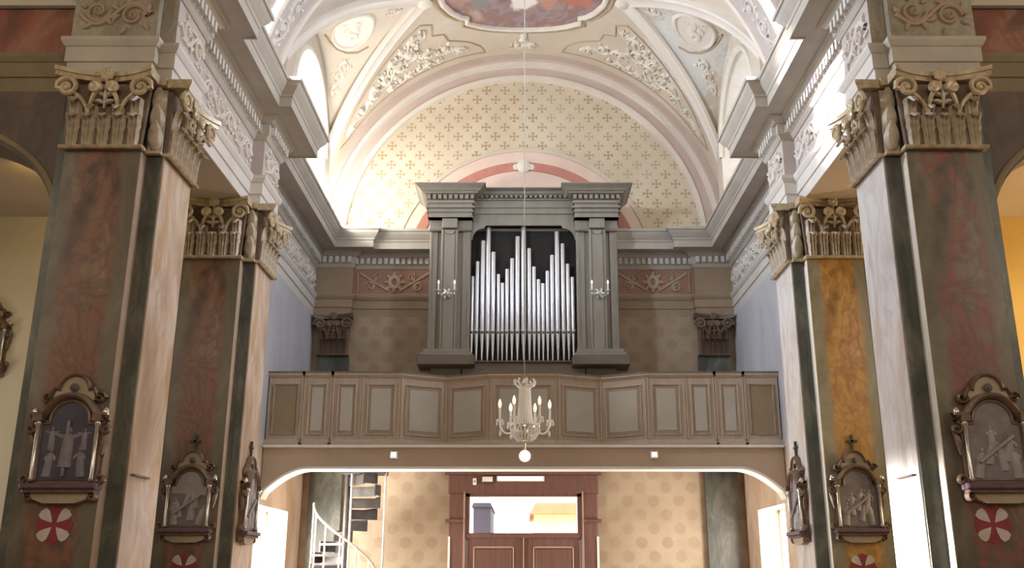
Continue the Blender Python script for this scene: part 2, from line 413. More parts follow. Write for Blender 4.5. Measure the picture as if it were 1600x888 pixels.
def fresco():
    t = NT('ceiling_fresco'); x,y,z = t.xyz()
    a = t.noise(.9,6,.6,1.2)
    col = t.ramp(a, [(.30,(.17,.11,.12)),(.42,(.27,.17,.17)),(.50,(.37,.28,.29)),(.56,(.28,.19,.19)),(.63,(.38,.21,.17)),(.72,(.48,.38,.36))])
    def spot(cx, cy, rx, ry, c, col, k=1.0):
        u = t.ma('DIVIDE', t.ma('SUBTRACT', x, cx), rx); v = t.ma('DIVIDE', t.ma('SUBTRACT', y, cy), ry)
        d = t.ma('SQRT', t.ma('ADD', t.ma('MULTIPLY',u,u), t.ma('MULTIPLY',v,v)))
        d = t.ma('ADD', d, t.ma('MULTIPLY', t.ma('SUBTRACT', t.noise(5,4), .5), 1.1))
        f = t.ma('MINIMUM', t.ma('MAXIMUM', t.ma('MULTIPLY', t.ma('SUBTRACT', 1.0, d), 3.0), 0), k)
        return t.mix(f, col, c)
    col = spot(.0, 14.45, .26, .30, (.82,.78,.74), col)
    col = spot(-.75, 14.25, .22, .35, (.26,.30,.30), col, .55)
    col = spot(.42, 14.35, .16, .35, (.55,.29,.21), col, .8)
    col = spot(.85, 14.2, .40, .22, (.52,.18,.12), col, .8)
    col = spot(-1.1, 14.1, .30, .30, (.48,.29,.25), col, .6)
    return t.done(col, .8)
M['fresco'] = fresco()

# ================================================================== THE SETTING
W = 3.72; XN = 3.25; XA = 3.39; XB = 4.07; XO = 4.20     # wall, nave face, inner and outer edge of front pilaster, core
Y1, Y2, YB = 7.95, 11.06, 16.52                          # near pier, far pier, back wall
Z0, ZCAP, ZARC, ZFR, ZCO, ZTOP = -E, 3.56, 4.30, 4.68, 5.20, 5.78
R, ZC = 3.68, 5.70                                       # barrel vault

struct(MB().box(-8.6, 8.6, -5.4, 17.2, Z0-.2, Z0).build('floor', M['floor']))

# ---- back wall: patterned lower wall with the door opening, tympanum with stencilled crosses
wb = setting('wall_back', 'patterned end wall behind the organ loft', (0, YB, Z0))
ORG[wb.name] = (0, 0, 0); wb.location = (0, 0, 0)
m = MB()
m.box(-W-.4, -1.19, YB, YB+.35, Z0, ZARC).box(1.19, W+.4, YB, YB+.35, Z0, ZARC).box(-1.19, 1.19, YB, YB+.35, 1.50, ZARC)
m.build('lower_wall', M['pattern'], wb)
m = MB(); pts = arc((0, ZC), 3.75, 0, math.pi, 48)
m.prism([(3.75, ZCO+.3)] + pts + [(-3.75, ZCO+.3)], lambda u,v,d: (u, d, v), YB, YB+.35)
m.build('tympanum', M['crosses'], wb, label='cream lunette wall stencilled with small brown crosses')
def half_ring(mb, r0, r1, y0, y1, n=64, a0=0, a1=math.pi, zc=ZC):
    o = arc((0, zc), r1, a0, a1, n); i = arc((0, zc), r0, a0, a1, n)
    for k in range(n):
        a, b, c, d = i[k], i[k+1], o[k+1], o[k]
        mb.add([(q[0], y, q[1]) for y in (y0, y1) for q in (a, b, c, d)],
               [(0,1,2,3),(7,6,5,4),(0,4,5,1),(3,2,6,7)] + ([(0,3,7,4)] if k == 0 else []) + ([(1,5,6,2)] if k == n-1 else []))
    return mb
half_ring(MB(), 3.25, 3.33, 16.40, YB+.02).build('inner_arch_bead', M['rib'], wb, True)
half_ring(MB(), 3.33, 3.50, 16.43, YB+.02).build('arch_band', M['mauve'], wb, True)
half_ring(MB(), 3.50, 3.57, 16.30, YB+.02).build('outer_arch_bead', M['rib'], wb, True)
half_ring(MB(), 3.57, 3.70, 16.20, YB+.02).build('arch_outer_band', M['mauve'], wb, True)
# blind arch painted and moulded behind the organ
ZBA = 5.15
AA = math.asin((5.82-ZBA)/2.40)
half_ring(MB(), 2.33, 2.40, 16.475, YB+.01, 48, AA, math.pi-AA, ZBA).build('blind_arch_bead', M['vault'], wb, True)
half_ring(MB(), 2.12, 2.33, 16.495, YB+.01, 48, AA, math.pi-AA, ZBA).build('blind_arch_band', M['palepink'], wb, True)
for a0, a1 in ((AA, math.radians(86)), (math.radians(94), math.pi-AA)):
    half_ring(MB(), 1.95, 2.11, 16.48, YB+.01, 24, a0, a1, ZBA).build('blind_arch_pink_stripe', M['pink'], wb, True, label='salmon pink stripe of the blind arch')
m = MB().prism([(u,v) for u,v in arc((0, ZBA), 1.95, AA, math.pi-AA, 32)], lambda u,v,d: (u, d, v), 16.50, YB+.01)
m.build('blind_arch_field', M['palepink'], wb)
m = MB().lathe([(0,0),(.10,.0),(.13,.03),(.09,.055),(0,.06)], (0, 16.50, ZBA+2.03), 14, 'y')
m.build('keystone_rosette', M['stucco'], wb, True)
for k in (-1, 1): MB().lathe([(0,0),(.05,.0),(.06,.025),(0,.04)], (k*.14, 16.50, ZBA+2.02), 10, 'y').build('keystone_bud', M['stucco'], wb, True)
# corner pilasters of the back wall
for sx in (-1, 1):
    m = MB().box(min(sx*3.05, sx*3.60), max(sx*3.05, sx*3.60), 16.40, YB+.02, Z0, ZCAP)
    m.build('corner_pilaster', M['m_green'], wb)

# ---- side walls beyond the far piers, with a window under the loft
for sx, nm in ((-1, 'left'), (1, 'right')):
    wl = setting('wall_'+nm, 'pale blue grey plaster wall beside the loft', (0, 0, 0)); ORG[wl.name] = (0,0,0); wl.location = (0,0,0)
    a, b = sorted((sx*W, sx*(W+.42)))
    y0, y1, z0, z1 = (13.68, 15.55, -.75, .87) if sx < 0 else (14.0, 15.62, -.75, .90)
    m = MB().box(a, b, 11.75, y0, Z0, ZARC-.001).box(a, b, y1, YB+.02, Z0, ZARC-.001).box(a, b, y0, y1, z1, ZARC-.001).box(a, b, y0, y1, Z0, z0)
    m.build('plaster_face', M['sidewall'], wl)
    wn = setting('window_1' if sx < 0 else 'window_2', 'bright low window under the organ loft', (0,0,0)); ORG[wn.name] = (0,0,0); wn.location = (0,0,0)
    x = sx*(W+.36)
    m = MB().box(min(x, x+sx*.02), max(x, x+sx*.02), y0, y1, z0, z1); m.build('pane', M['windowlow'], wn)
    m = MB()
    for q in (y0, (y0+y1)/2-.02, y1-.04): m.box(min(x-sx*.03, x), max(x-sx*.03, x), q, q+.04, z0, z1)
    for q in (z0, z1-.05): m.box(min(x-sx*.03, x), max(x-sx*.03, x), y0, y1, q, q+.05)
    m.build('window_frame', M['white'], wn)
    # ---- aisle: outer wall, end wall, flat ceiling
    ai = setting('wall_%s_aisle' % nm, 'aisle walls seen between the piers', (0,0,0)); ORG[ai.name] = (0,0,0); ai.location = (0,0,0)
    q0, q1 = sorted((sx*4.20, sx*8.2))
    MB().box(q0, q1, 11.45, 11.65, Z0, ZARC).build('end_wall', M['cream'] if sx < 0 else M['yellow'], ai)
    q0, q1 = sorted((sx*8.2, sx*8.4))
    MB().box(q0, q1, -5.2, 11.6, Z0, 9.8).build('outer_wall', M['cream'], ai)
    q0, q1 = sorted((sx*3.415, sx*8.2))
    MB().box(q0, q1, 8.45, 11.75, ZARC-.003, ZARC+.15).build('aisle_ceiling', M['soffit'], ai)
    # ---- wall of the crossing beside the near pier with an elliptical archway
    tw = setting('wall_%s_transept' % nm, 'brown painted crossing wall with an archway into the aisle', (0,0,0)); ORG[tw.name] = (0,0,0); tw.location = (0,0,0)
    cxa, ra, zs, rz = 5.72, 1.46, 3.02, .93
    P = lambda u,v,d: (sx*u, d, v)
    el = [(cxa+ra*math.cos(math.pi*k/28), zs+rz*math.sin(math.pi*k/28)) for k in range(29)]
    MB().prism([(XO-.05, Z0), (XO-.05, ZARC), (8.2, ZARC), (8.2, Z0), (cxa+ra, Z0)] + el + [(cxa-ra, Z0)], P, 8.12, 8.66).build('archway_wall', M['brownarch'], tw)
    m = MB()
    ol = [(cxa+(ra+.02)*math.cos(math.pi*k/28), zs+(rz+.02)*math.sin(math.pi*k/28)) for k in range(29)]
    m.ridge(lambda u,v,h: (sx*u, 8.12-h, v), [(u, v+.05) for u,v in ol], .035, .03); m.build('archway_bead', M['olive'], tw)
    # upper crossing wall above the entablature
    q0, q1 = sorted((sx*3.74, sx*8.2))
    MB().box(q0, q1, 8.05, 8.35, ZTOP-.6, 9.8).build('upper_wall', M['cream'], tw)
# wall behind the camera and ceiling of the crossing
struct(MB().box(-8.4, 8.4, -5.3, -5.1, Z0, 9.8).build('wall_rear', M['cream']))
ce = setting('ceiling', 'stuccoed barrel vault with lunettes over the nave', (0,0,0)); ORG[ce.name] = (0,0,0); ce.location = (0,0,0)
MB().box(-8.4, 8.4, -5.3, 8.35, 9.75, 9.95).build('crossing_ceiling', M['vault'], ce)
m = MB()
for k in range(24):
    a, b = math.pi*k/24, math.pi*(k+1)/24
    x0, z0_, x1, z1_ = 3.74*math.cos(a), ZC+3.70*math.sin(a), 3.74*math.cos(b), ZC+3.70*math.sin(b)
    m.add([(x0,8.05,z0_),(x1,8.05,z1_),(x1,8.05,9.8),(x0,8.05,9.8)], [(0,1,2,3)])
m.build('crossing_arch_face', M['vault'], ce)

# ---- the vault web: barrel with two pairs of lunettes
BAYS = ((13.85, 1.87, 1.65, .385), (9.87, .95, 2.55, .25))
def groin(y):
    for c, hs, xa, sl in BAYS:
        d = abs(y-c)
        if d < hs: return xa + (R-xa)*d/hs, sl
    return R, 0
def zb(x): return ZC + math.sqrt(max(R*R-x*x, 0))
def PB(s_, y, h):                                        # barrel surface: arc length from the crown, y, relief height
    a = s_/R; r = R-h
    return (r*math.sin(a), y, ZC + r*math.cos(a))
def PX(x, y, h):
    return PB(R*math.asin(max(-1, min(1, x/R))), y, h)
def PL(sx):
    def f(x, y, h):                                      # lunette surface
        g, sl = groin(y); return (sx*x, y, zb(g) - sl*(x-g) - h)
    return f
rows = [8.05 + k*.1 for k in range(int((YB-8.05)/.1)+1)] + [YB]
rows = sorted(set([round(q,3) for q in rows] + [round(c+e*hs,3) for c,hs,_,_ in BAYS for e in (-1,0,1)]))
m = MB(); NA = 40
vs = []
for y in rows:
    g, sl = groin(y); ag = math.asin(min(1, g/R))
    vs += [PB(R*(-ag + 2*ag*k/NA), y, 0) for k in range(NA+1)]
m.add(vs, [(i*(NA+1)+k, i*(NA+1)+k+1, (i+1)*(NA+1)+k+1, (i+1)*(NA+1)+k) for i in range(len(rows)-1) for k in range(NA)])
m.build('vault_web', M['vault'], ce, True)
XW = (3.38, R); WIN = ((1.22, 6.02, 6.72, 1.22), (.62, 6.02, 6.45, .62))  # half width, sill, springing, rise of each lunette window
for bi, (c, hs, xa, sl) in enumerate(BAYS):
    yy = [q for q in rows if c-hs-1e-4 <= q <= c+hs+1e-4]
    hw, zs_, zsp, rise = WIN[bi]
    for sx in (-1, 1):
        f = PL(sx); m = MB(); NB = 10; vs = []
        for y in yy:
            g, _ = groin(y)
            vs += [f(lerp(g, R+.02, k/NB), y, 0) for k in range(NB+1)]
        m.add(vs, [(i*(NB+1)+k, i*(NB+1)+k+1, (i+1)*(NB+1)+k+1, (i+1)*(NB+1)+k) for i in range(len(yy)-1) for k in range(NB)])
        m.build('lunette_web', M['vault'], ce, True)
        # lunette wall with splayed window opening
        m = MB(); n = 24; xw = XW[bi]; hl = hs if bi else hs*(xw-xa)/(R-xa)
        ys = [c-hl + 2*hl*k/60 for k in range(61)]
        top = lambda y: f(xw, y, 0)[2]
        def wt(y, k=1.0):
            d = (y-c)/(hw*k); return zsp + rise*k*math.sqrt(max(0, 1-d*d))
        for a, b in zip(ys[:-1], ys[1:]):
            mid = (a+b)/2
            if abs(mid-c) < hw:
                m.add([(sx*xw,a,ZC-.1),(sx*xw,b,ZC-.1),(sx*xw,b,zs_),(sx*xw,a,zs_)], [(0,1,2,3)])
                m.add([(sx*xw,a,max(wt(a),zs_)),(sx*xw,b,max(wt(b),zs_)),(sx*xw,b,max(top(b),wt(b))),(sx*xw,a,max(top(a),wt(a)))], [(0,1,2,3)])
            else:
                m.add([(sx*xw,a,ZC-.1),(sx*xw,b,ZC-.1),(sx*xw,b,top(b)),(sx*xw,a,top(a))], [(0,1,2,3)])
        for e in (-1, 1): m.add([(sx*xw,c+e*hl,ZC-.1),(sx*(R+.05),c+e*hl,ZC-.1),(sx*(R+.05),c+e*hl,top(c+e*hl)),(sx*xw,c+e*hl,top(c+e*hl))], [(0,1,2,3)])
        m.build('lunette_wall', M['vault'], ce)
        # splayed reveal
        xo = R+.46 if bi == 0 else R+.28; kk = .82
        inn = [(c-hw, zs_)] + [(c-hw*math.cos(math.pi*k/n), zsp+rise*math.sin(math.pi*k/n)) for k in range(n+1)] + [(c+hw, zs_)]
        out = [(c+(y-c)*kk, zs_+.05+(z-zs_)*kk) for y,z in inn]
        m = MB(); q = len(inn)
        m.add([(sx*xw,y,z) for y,z in inn] + [(sx*xo,y,z) for y,z in out], [(i,(i+1)%q,q+(i+1)%q,q+i) for i in range(q)])
        m.build('window_reveal', M['stucco'], ce, True)
        no = {(0,-1):3,(0,1):4,(1,-1):5,(1,1):6}[(bi,sx)]
        wn = setting('window_%d' % no, 'arched lunette window above the cornice', (0,0,0)); ORG[wn.name] = (0,0,0); wn.location = (0,0,0)
        MB().prism(out, lambda u,v,d: (sx*d, u, v), xo-.005, xo+.03).build('pane', M['window'], wn)
        m = MB().ridge(lambda u,v,h: (sx*(xo-.01-h), u, v), out, .035, .03, True)
        for e in (-.33, .33): m.box(min(sx*(xo-.03), sx*xo), max(sx*(xo-.03), sx*xo), c+e*hw-.012, c+e*hw+.012, zs_+.05, wt(c+e*hw, kk)-.05)
        m.build('window_frame', M['lead'], wn)
        # arch moulding round the window
        m = MB().ridge(lambda u,v,h: (sx*(xw-h), u, v), inn[1:-1], .05, .05); m.build('window_arch_moulding', M['stucco'], ce, True)

# ---- ribs on the groins of the organ bay
def band3(mb, path, normals, w, h):
    n = len(path); vs = []; fs = []
    for i in range(n):
        t = (Vector(path[min(i+1,n-1)]) - Vector(path[max(i-1,0)])).normalized(); nn = Vector(normals[i]).normalized()
        sd = t.cross(nn).normalized(); nn = sd.cross(t)
        if nn.dot(Vector(normals[i])) < 0: nn = -nn
        for e,k in ((-1,-.4),(-1,.7),(-.72,1),(-.45,.72),(.45,.72),(.72,1),(1,.7),(1,-.4)):
            vs.append(Vector(path[i]) + sd*w*e + nn*h*k)
    for i in range(n-1):
        for k in range(7): fs.append((i*8+k, i*8+k+1, (i+1)*8+k+1, (i+1)*8+k))
    mb.add(vs, fs)
c, hs, xa, sl = BAYS[0]
for sx in (-1, 1):
    for sy in (-1, 1):
        p, nm = [], []
        for k in range(25):
            d = hs*(.02 + .97*k/24); g, _ = groin(c+sy*d)
            z = zb(g); p.append((sx*g, c+sy*d, z)); nm.append((-sx*g*1.0, -sy*.35, -(z-ZC)-.8))
        m = MB(); band3(m, p, nm, .125, .06); m.build('groin_rib', M['rib'], ce, True)
        # boss where the groins meet
    m = MB().lathe([(0,-.02),(.12,-.02),(.15,.02),(.10,.06),(.05,.075),(0,.08)], (0,0,0), 16)
    m2 = MB(); m2.add([(sx*xa+x, c+y, zb(xa)-z-.03) for x,y,z in m.v], m.f); m2.build('groin_boss', M['stucco'], ce, True)
# ---- transverse arches over the piers
for ya, yb in ((Y1, 8.70), (Y2, 11.80)):
    half_ring(MB(), 3.50, 3.72, ya, yb).build('transverse_arch', M['frieze'], ce, True)
    for q in (ya-.03, yb-.06): half_ring(MB(), 3.46, 3.56, q, q+.09).build('transverse_arch_bead', M['rib'], ce, True)

# ---- stucco ornament helpers
def spiral(cx, cy, r, a0, turns, sgn, n=18):
    return [(cx + r*(1-.82*k/n)*math.cos(a0+sgn*turns*2*math.pi*k/n), cy + r*(1-.82*k/n)*math.sin(a0+sgn*turns*2*math.pi*k/n)) for k in range(n+1)]
def leaf(mb, P, x, y, a, L, w, h, bend=.5):
    pts = []; n = 6; ang = a
    for k in range(n+1):
        pts.append((x, y)); x += L/n*math.cos(ang); y += L/n*math.sin(ang); ang += bend/n
    mb.ridge(P, pts, [w*(.35+1.0*math.sin(math.pi*min(1,(k+.6)/n*.92))) for k in range(n+1)], h)
def acanthus(mb, P, line, hw, rnd, h=.03, w=.018):       # a scrolling stem with spirals and leaves along a line; hw = half width (number or list)
    L = [0]
    for a, b in zip(line[:-1], line[1:]): L.append(L[-1] + math.hypot(b[0]-a[0], b[1]-a[1]))
    def pos(t):
        d = t*L[-1]
        for i in range(len(L)-1):
            if d <= L[i+1] or i == len(L)-2:
                q = (d-L[i])/max(L[i+1]-L[i], 1e-6); a, b = line[i], line[i+1]
                an = math.atan2(b[1]-a[1], b[0]-a[0])
                hh = hw if not isinstance(hw, (list,tuple)) else lerp(hw[i], hw[i+1], q)
                return lerp(a[0],b[0],q), lerp(a[1],b[1],q), an, hh
    mean = hw if not isinstance(hw, (list,tuple)) else sum(hw)/len(hw)
    n = max(1, int(round(L[-1]/(mean*1.75))))
    stem = []
    for k in range(n*8+1):
        x, y, an, q = pos(k/(n*8)); o = math.sin(math.pi*k/8)*q*.55
        stem.append((x-math.sin(an)*o, y+math.cos(an)*o))
    mb.ridge(P, stem, w, h)
    for i in range(n):
        x, y, an, q = pos((i+.5)/n); sg = -1 if i % 2 == 0 else 1
        cx, cy = x-math.sin(an)*q*.12*sg, y+math.cos(an)*q*.12*sg
        mb.ridge(P, spiral(cx, cy, q*.62, an+math.pi, 1.35, sg), w*.8, h*1.1)
        mb.ridge(P, [(cx+q*.13*math.cos(k*math.pi/4), cy+q*.13*math.sin(k*math.pi/4)) for k in range(8)], q*.1, h*1.5, True)
        for e in range(5):
            a = an + e*1.26 + rnd.uniform(-.3,.3)
            leaf(mb, P, cx+q*.62*math.cos(a), cy+q*.62*math.sin(a), a+rnd.uniform(.2,.9)*sg, q*rnd.uniform(.35,.55), q*.10, h*1.1, rnd.choice((-1,1))*.9)
RN = random.Random(7)
# triangular stucco panels beside the wall arch
SB = lambda x: R*math.asin(x/R)
for sx in (-1, 1):
    P = (lambda sx: lambda s_, y, h: PB(sx*s_, y, h))(sx)
    outl = [(SB(.72),16.02),(SB(1.3),15.98),(SB(2.0),15.98),(SB(2.7),16.0),(SB(3.2),16.02),(SB(3.34),15.92),(SB(3.0),15.48),(SB(2.6),15.12),(SB(2.1),14.70),(SB(1.78),14.48),(SB(1.60),14.62),(SB(1.62),14.95),(SB(1.42),15.05),(SB(1.36),15.30),(SB(1.0),15.55),(SB(.80),15.78)]
    sm = []
    for a_, b_ in zip(outl, outl[1:]+outl[:1]):
        sm += [(lerp(a_[0],b_[0],k/4), lerp(a_[1],b_[1],k/4)) for k in range(4)]
    m = MB().ridge(P, sm, .016, .022, True); m.build('panel_moulding', M['ochre_line'], ce, True)
    m = MB()
    acanthus(m, P, [(SB(3.2),15.85),(SB(2.8),15.65),(SB(2.3),15.42),(SB(1.9),15.15)], [.08,.15,.22,.28], RN, .055, .026)
    acanthus(m, P, [(SB(2.75),15.50),(SB(2.3),15.12),(SB(1.85),14.78)], [.10,.16,.2], RN, .05, .024)
    acanthus(m, P, [(SB(2.5),15.82),(SB(2.0),15.80),(SB(1.5),15.82)], [.10,.14,.10], RN, .045, .022)
    acanthus(m, P, [(SB(1.9),15.45),(SB(1.5),15.52),(SB(1.05),15.78)], [.20,.20,.10], RN, .045, .022)
    acanthus(m, P, [(SB(1.75),14.65),(SB(1.85),14.95)], [.12,.2], RN, .03, .018)
    o = m.build('foliage_relief', M['stucco'], ce, True); o['kind'] = 'stuff'
    # lunette ornaments: oval portrait medallion, shell corner, arris bands
    Q = PL(sx)
    ov = [(2.80+.33*math.cos(a)-.05*math.sin(a), 13.93+.36*math.sin(a)+.12*math.cos(a)) for a in [2*math.pi*k/32 for k in range(32)]]
    m = MB().ridge(Q, ov, .035, .05, True); md = m.build('oval_medallion_frame', M['stucco'], ce, True)
    m = MB(); cxo = sum(p[0] for p in ov)/32; cyo = sum(p[1] for p in ov)/32
    m.add([Q(cxo,cyo,.012)] + [Q(x,y,.012) for x,y in ov], [(0,1+k,1+(k+1)%32) for k in range(32)])
    m.build('oval_medallion_field', M['rib'], ce, True)
    m = MB()
    leaf(m, Q, cxo-.05, cyo-.22, 1.4, .40, .07, .06, .6); leaf(m, Q, cxo+.02, cyo-.05, .5, .22, .05, .05, 1.0); leaf(m, Q, cxo-.02, cyo-.15, 2.6, .20, .05, .05, -1.0)
    m.ridge(Q, [(cxo+.03+.06*math.cos(k*math.pi/5), cyo+.15+.07*math.sin(k*math.pi/5)) for k in range(10)], .05, .06, True)
    acanthus(m, Q, [(cxo-.2,cyo-.1),(cxo+.18,cyo-.2)], .09, RN, .03, .015)
    m.build('medallion_relief', M['stucco'], ce, True)
    m = MB(); acanthus(m, Q, [(3.30,14.95),(3.14,14.70),(3.0,14.50)], [.08,.13,.15], RN, .04, .02)
    acanthus(m, Q, [(2.0,13.85),(2.25,13.85)], .12, RN, .03, .018)
    o = m.build('shell_relief', M['stucco'], ce, True); o['kind'] = 'stuff'
    m = MB().ridge(Q, [(2.62,14.40),(2.80,14.44),(2.98,14.38),(3.12,14.24),(3.2,14.05),(3.24,13.85)], .016, .025); m.build('lunette_bead', M['ochre_line'], ce, True)
    # panel reliefs on the transverse arch soffit
    m = MB(); T = (lambda sx: lambda s_, y, h: (sx*(3.5-h)*math.cos(s_/3.5), y, ZC+(3.5-h)*math.sin(s_/3.5)))(sx)
    acanthus(m, T, [(.4,11.43),(1.2,11.43),(2.2,11.43),(3.4,11.43)], .22, RN, .03, .02)
    m.build('arch_soffit_relief', M['relief'], ce, True)['kind'] = 'stuff'
# ---- fresco medallion at the crown
qd = [(0,15.33),(.28,15.30),(.55,15.22),(.78,15.09),(.92,14.97),(1.0,14.90),(.99,14.74),(1.10,14.66),(1.24,14.45),(1.36,14.15),(1.40,13.85)]
full = qd + [(x,2*13.85-y) for x,y in qd[-2::-1]]
full = full + [(-x,y) for x,y in full[-2:0:-1]]
m = MB(); K = len(full); vs = [PX(0,13.85,.01)]; fs = []
for ring in range(1,7):
    vs += [PX(x*ring/6, 13.85+(y-13.85)*ring/6, .01) for x,y in full]
fs += [(0,1+k,1+(k+1)%K) for k in range(K)]
for ring in range(5): fs += [(1+ring*K+k, 1+ring*K+(k+1)%K, 1+(ring+1)*K+(k+1)%K, 1+(ring+1)*K+k) for k in range(K)]
m.add(vs, fs); m.build('fresco', M['fresco'], ce, True, label='dark red and mauve painted ceiling fresco')
MB().ridge(PX, full, .055, .07, True).build('fresco_frame', M['stucco'], ce, False)
ofull = [(x*1.075, 13.85+(y-13.85)*1.075) for x,y in full]
MB().ridge(PX, ofull, .03, .03, True).build('fresco_outer_bead', M['ochre_line'], ce, False)
m = MB(); acanthus(m, PX, [(-.26,15.92),(0,15.86),(.26,15.92)], .13, RN, .05, .02)
for k in (-2,-1,0,1,2): leaf(m, PX, k*.035, 15.75, -math.pi/2 - k*.28, .36-.05*abs(k), .035, .06, 0)
m.build('shell_cartouche', M['stucco'], ce, True)

# ---- the great entablature running round nave and end wall
half = [(8.2,8.12),(4.17,8.12),(4.17,7.83),(XA,7.83),(XA,Y1),(XN,Y1),(XN,8.70),(3.40,8.70),(3.40,Y2),(XN,Y2),(XN,11.80),(W,11.80),(W,16.40),(3.05,16.40),(3.05,YB)]
path = half + [(-x,y) for x,y in half[::-1]]
mir = lambda s_: set(s_) | {28-k for k in s_}
tr = setting('trim_1', 'moulded entablature with dentils running round the nave', (0,0,0)); ORG[tr.name] = (0,0,0); tr.location = (0,0,0)
arch_prof = [(-.25,ZARC),(0,ZARC),(0,ZARC+.14),(.02,ZARC+.145),(.02,ZARC+.29),(.035,ZARC+.30),(.06,ZARC+.345),(.06,ZFR),(-.25,ZFR)]
fr_prof = [(-.25,ZFR-.01),(0,ZFR-.01),(0,ZCO+.01),(-.25,ZCO+.01)]
bed_prof = [(-.25,ZCO-.02),(.015,ZCO-.02),(.03,ZCO),(.05,ZCO+.035),(.06,ZCO+.04),(.06,ZCO+.17),(.10,ZCO+.175),(.14,ZCO+.22),(.17,ZCO+.225),(.17,ZCO+.26),(-.25,ZCO+.26)]
cor_prof = [(-.25,5.455),(.385,5.455),(.385,5.44),(.405,5.44),(.405,5.56),(.42,5.57),(.425,5.60),(.45,5.63),(.49,5.685),(.51,5.73),(.53,5.735),(.53,ZTOP),(-.25,ZTOP)]
for nm_, prof, groups in (('architrave', arch_prof, (({0},'olive'),({1,2,3,4},'stone'),({5,6,7,8,9,10,11},'archit'),({12,13,14},'backarch'))),
                          ('frieze', fr_prof, (({0},'m_redfrieze'),({1,2,3,4},'m_greyfrieze'),({5,6,7,8,9,10,11},'frieze'),({12,13},'backarch'),({14},'friezeback'))),
                          ('bed_moulding', bed_prof, ((set(range(15)),'stone'),)),
                          ('corona', cor_prof, ((set(range(15)),'stone'),))):
    for sg, mt in groups: MB().sweep(path, prof, mir(sg)).build(nm_, M[mt], tr)
# dentils: one row per straight run
for i in range(len(path)-1):
    a, b = Vector(path[i]), Vector(path[i+1]); d = (b-a).normalized(); nrm = Vector((-d.y, d.x)); L = (b-a).length
    if L < .2: continue
    m = MB(); n = int(L/.105)
    for k in range(n):
        p = a + d*(L*(k+.5)/n)
        q0 = p - d*.03 + nrm*.055; q1 = p + d*.03 + nrm*.055; q2 = p + d*.03 + nrm*.115; q3 = p - d*.03 + nrm*.115
        m.add([(q.x,q.y,z) for z in (ZCO+.055, ZCO+.165) for q in (q0,q1,q2,q3)], [(3,2,1,0),(4,5,6,7),(0,1,5,4),(1,2,6,5),(2,3,7,6),(3,0,4,7)])
    o = m.build('dentil_row', M['archit'], tr); o['kind'] = 'stuff'
# frieze reliefs
def seg_P(i):
    a, b = Vector(path[i]), Vector(path[i+1]); d = (b-a).normalized(); nrm = Vector((-d.y, d.x))
    return (lambda u, v, h: (a.x+d.x*u+nrm.x*h, a.y+d.y*u+nrm.y*h, v)), (b-a).length
for i in range(len(path)-1):
    P, L = seg_P(i); k = i if i <= 14 else 28-i
    if L < .5 or k in (0, 12): continue
    m = MB(); zm = (ZFR+ZCO)/2
    if k == 14:
        for e in (-1, 1):                                # back wall: crossed bands and cartouches either side of the organ
            cxm = L/2 + e*2.32
            for q in (-1, 1):
                m.ridge(P, [(cxm+q*.10, zm-.16), (cxm+q*.62, zm+.17)], .028, .03)
                m.ridge(P, spiral(cxm+q*.42, zm-.07, .10, 0, 1.3, q), .018, .025); m.ridge(P, spiral(cxm+q*.30, zm+.10, .08, 2, 1.3, -q), .016, .025)
                for z in range(4): leaf(m, P, cxm+q*.36, zm-.02, z*1.6, .15, .022, .03, q*1.2)
                m.ridge(P, [(cxm+q*.66, zm-.19), (cxm+q*.66, zm+.19)], .014, .02)
            m.ridge(P, [(cxm+.08*math.cos(t*math.pi/6), zm+.10*math.sin(t*math.pi/6)) for t in range(12)], .05, .05, True)
            for z in range(8): leaf(m, P, cxm+.1*math.cos(z*.785), zm+.1*math.sin(z*.785), z*.785, .11, .03, .04, .3)
            m.ridge(P, [(cxm-.72, zm-.235), (cxm+.72, zm-.235)], .018, .02)
        m.build('frieze_relief', M['relieftan'], tr, True)['kind'] = 'stuff'
        continue
    acanthus(m, P, [(.06,zm),(L/2,zm),(L-.06,zm)], .20, RN, .035, .024)
    m.build('frieze_relief', M['relieftan'] if k == 2 else M['relief'], tr, True)['kind'] = 'stuff'
# wall attic between cornice and vault springing is closed by the cornice itself

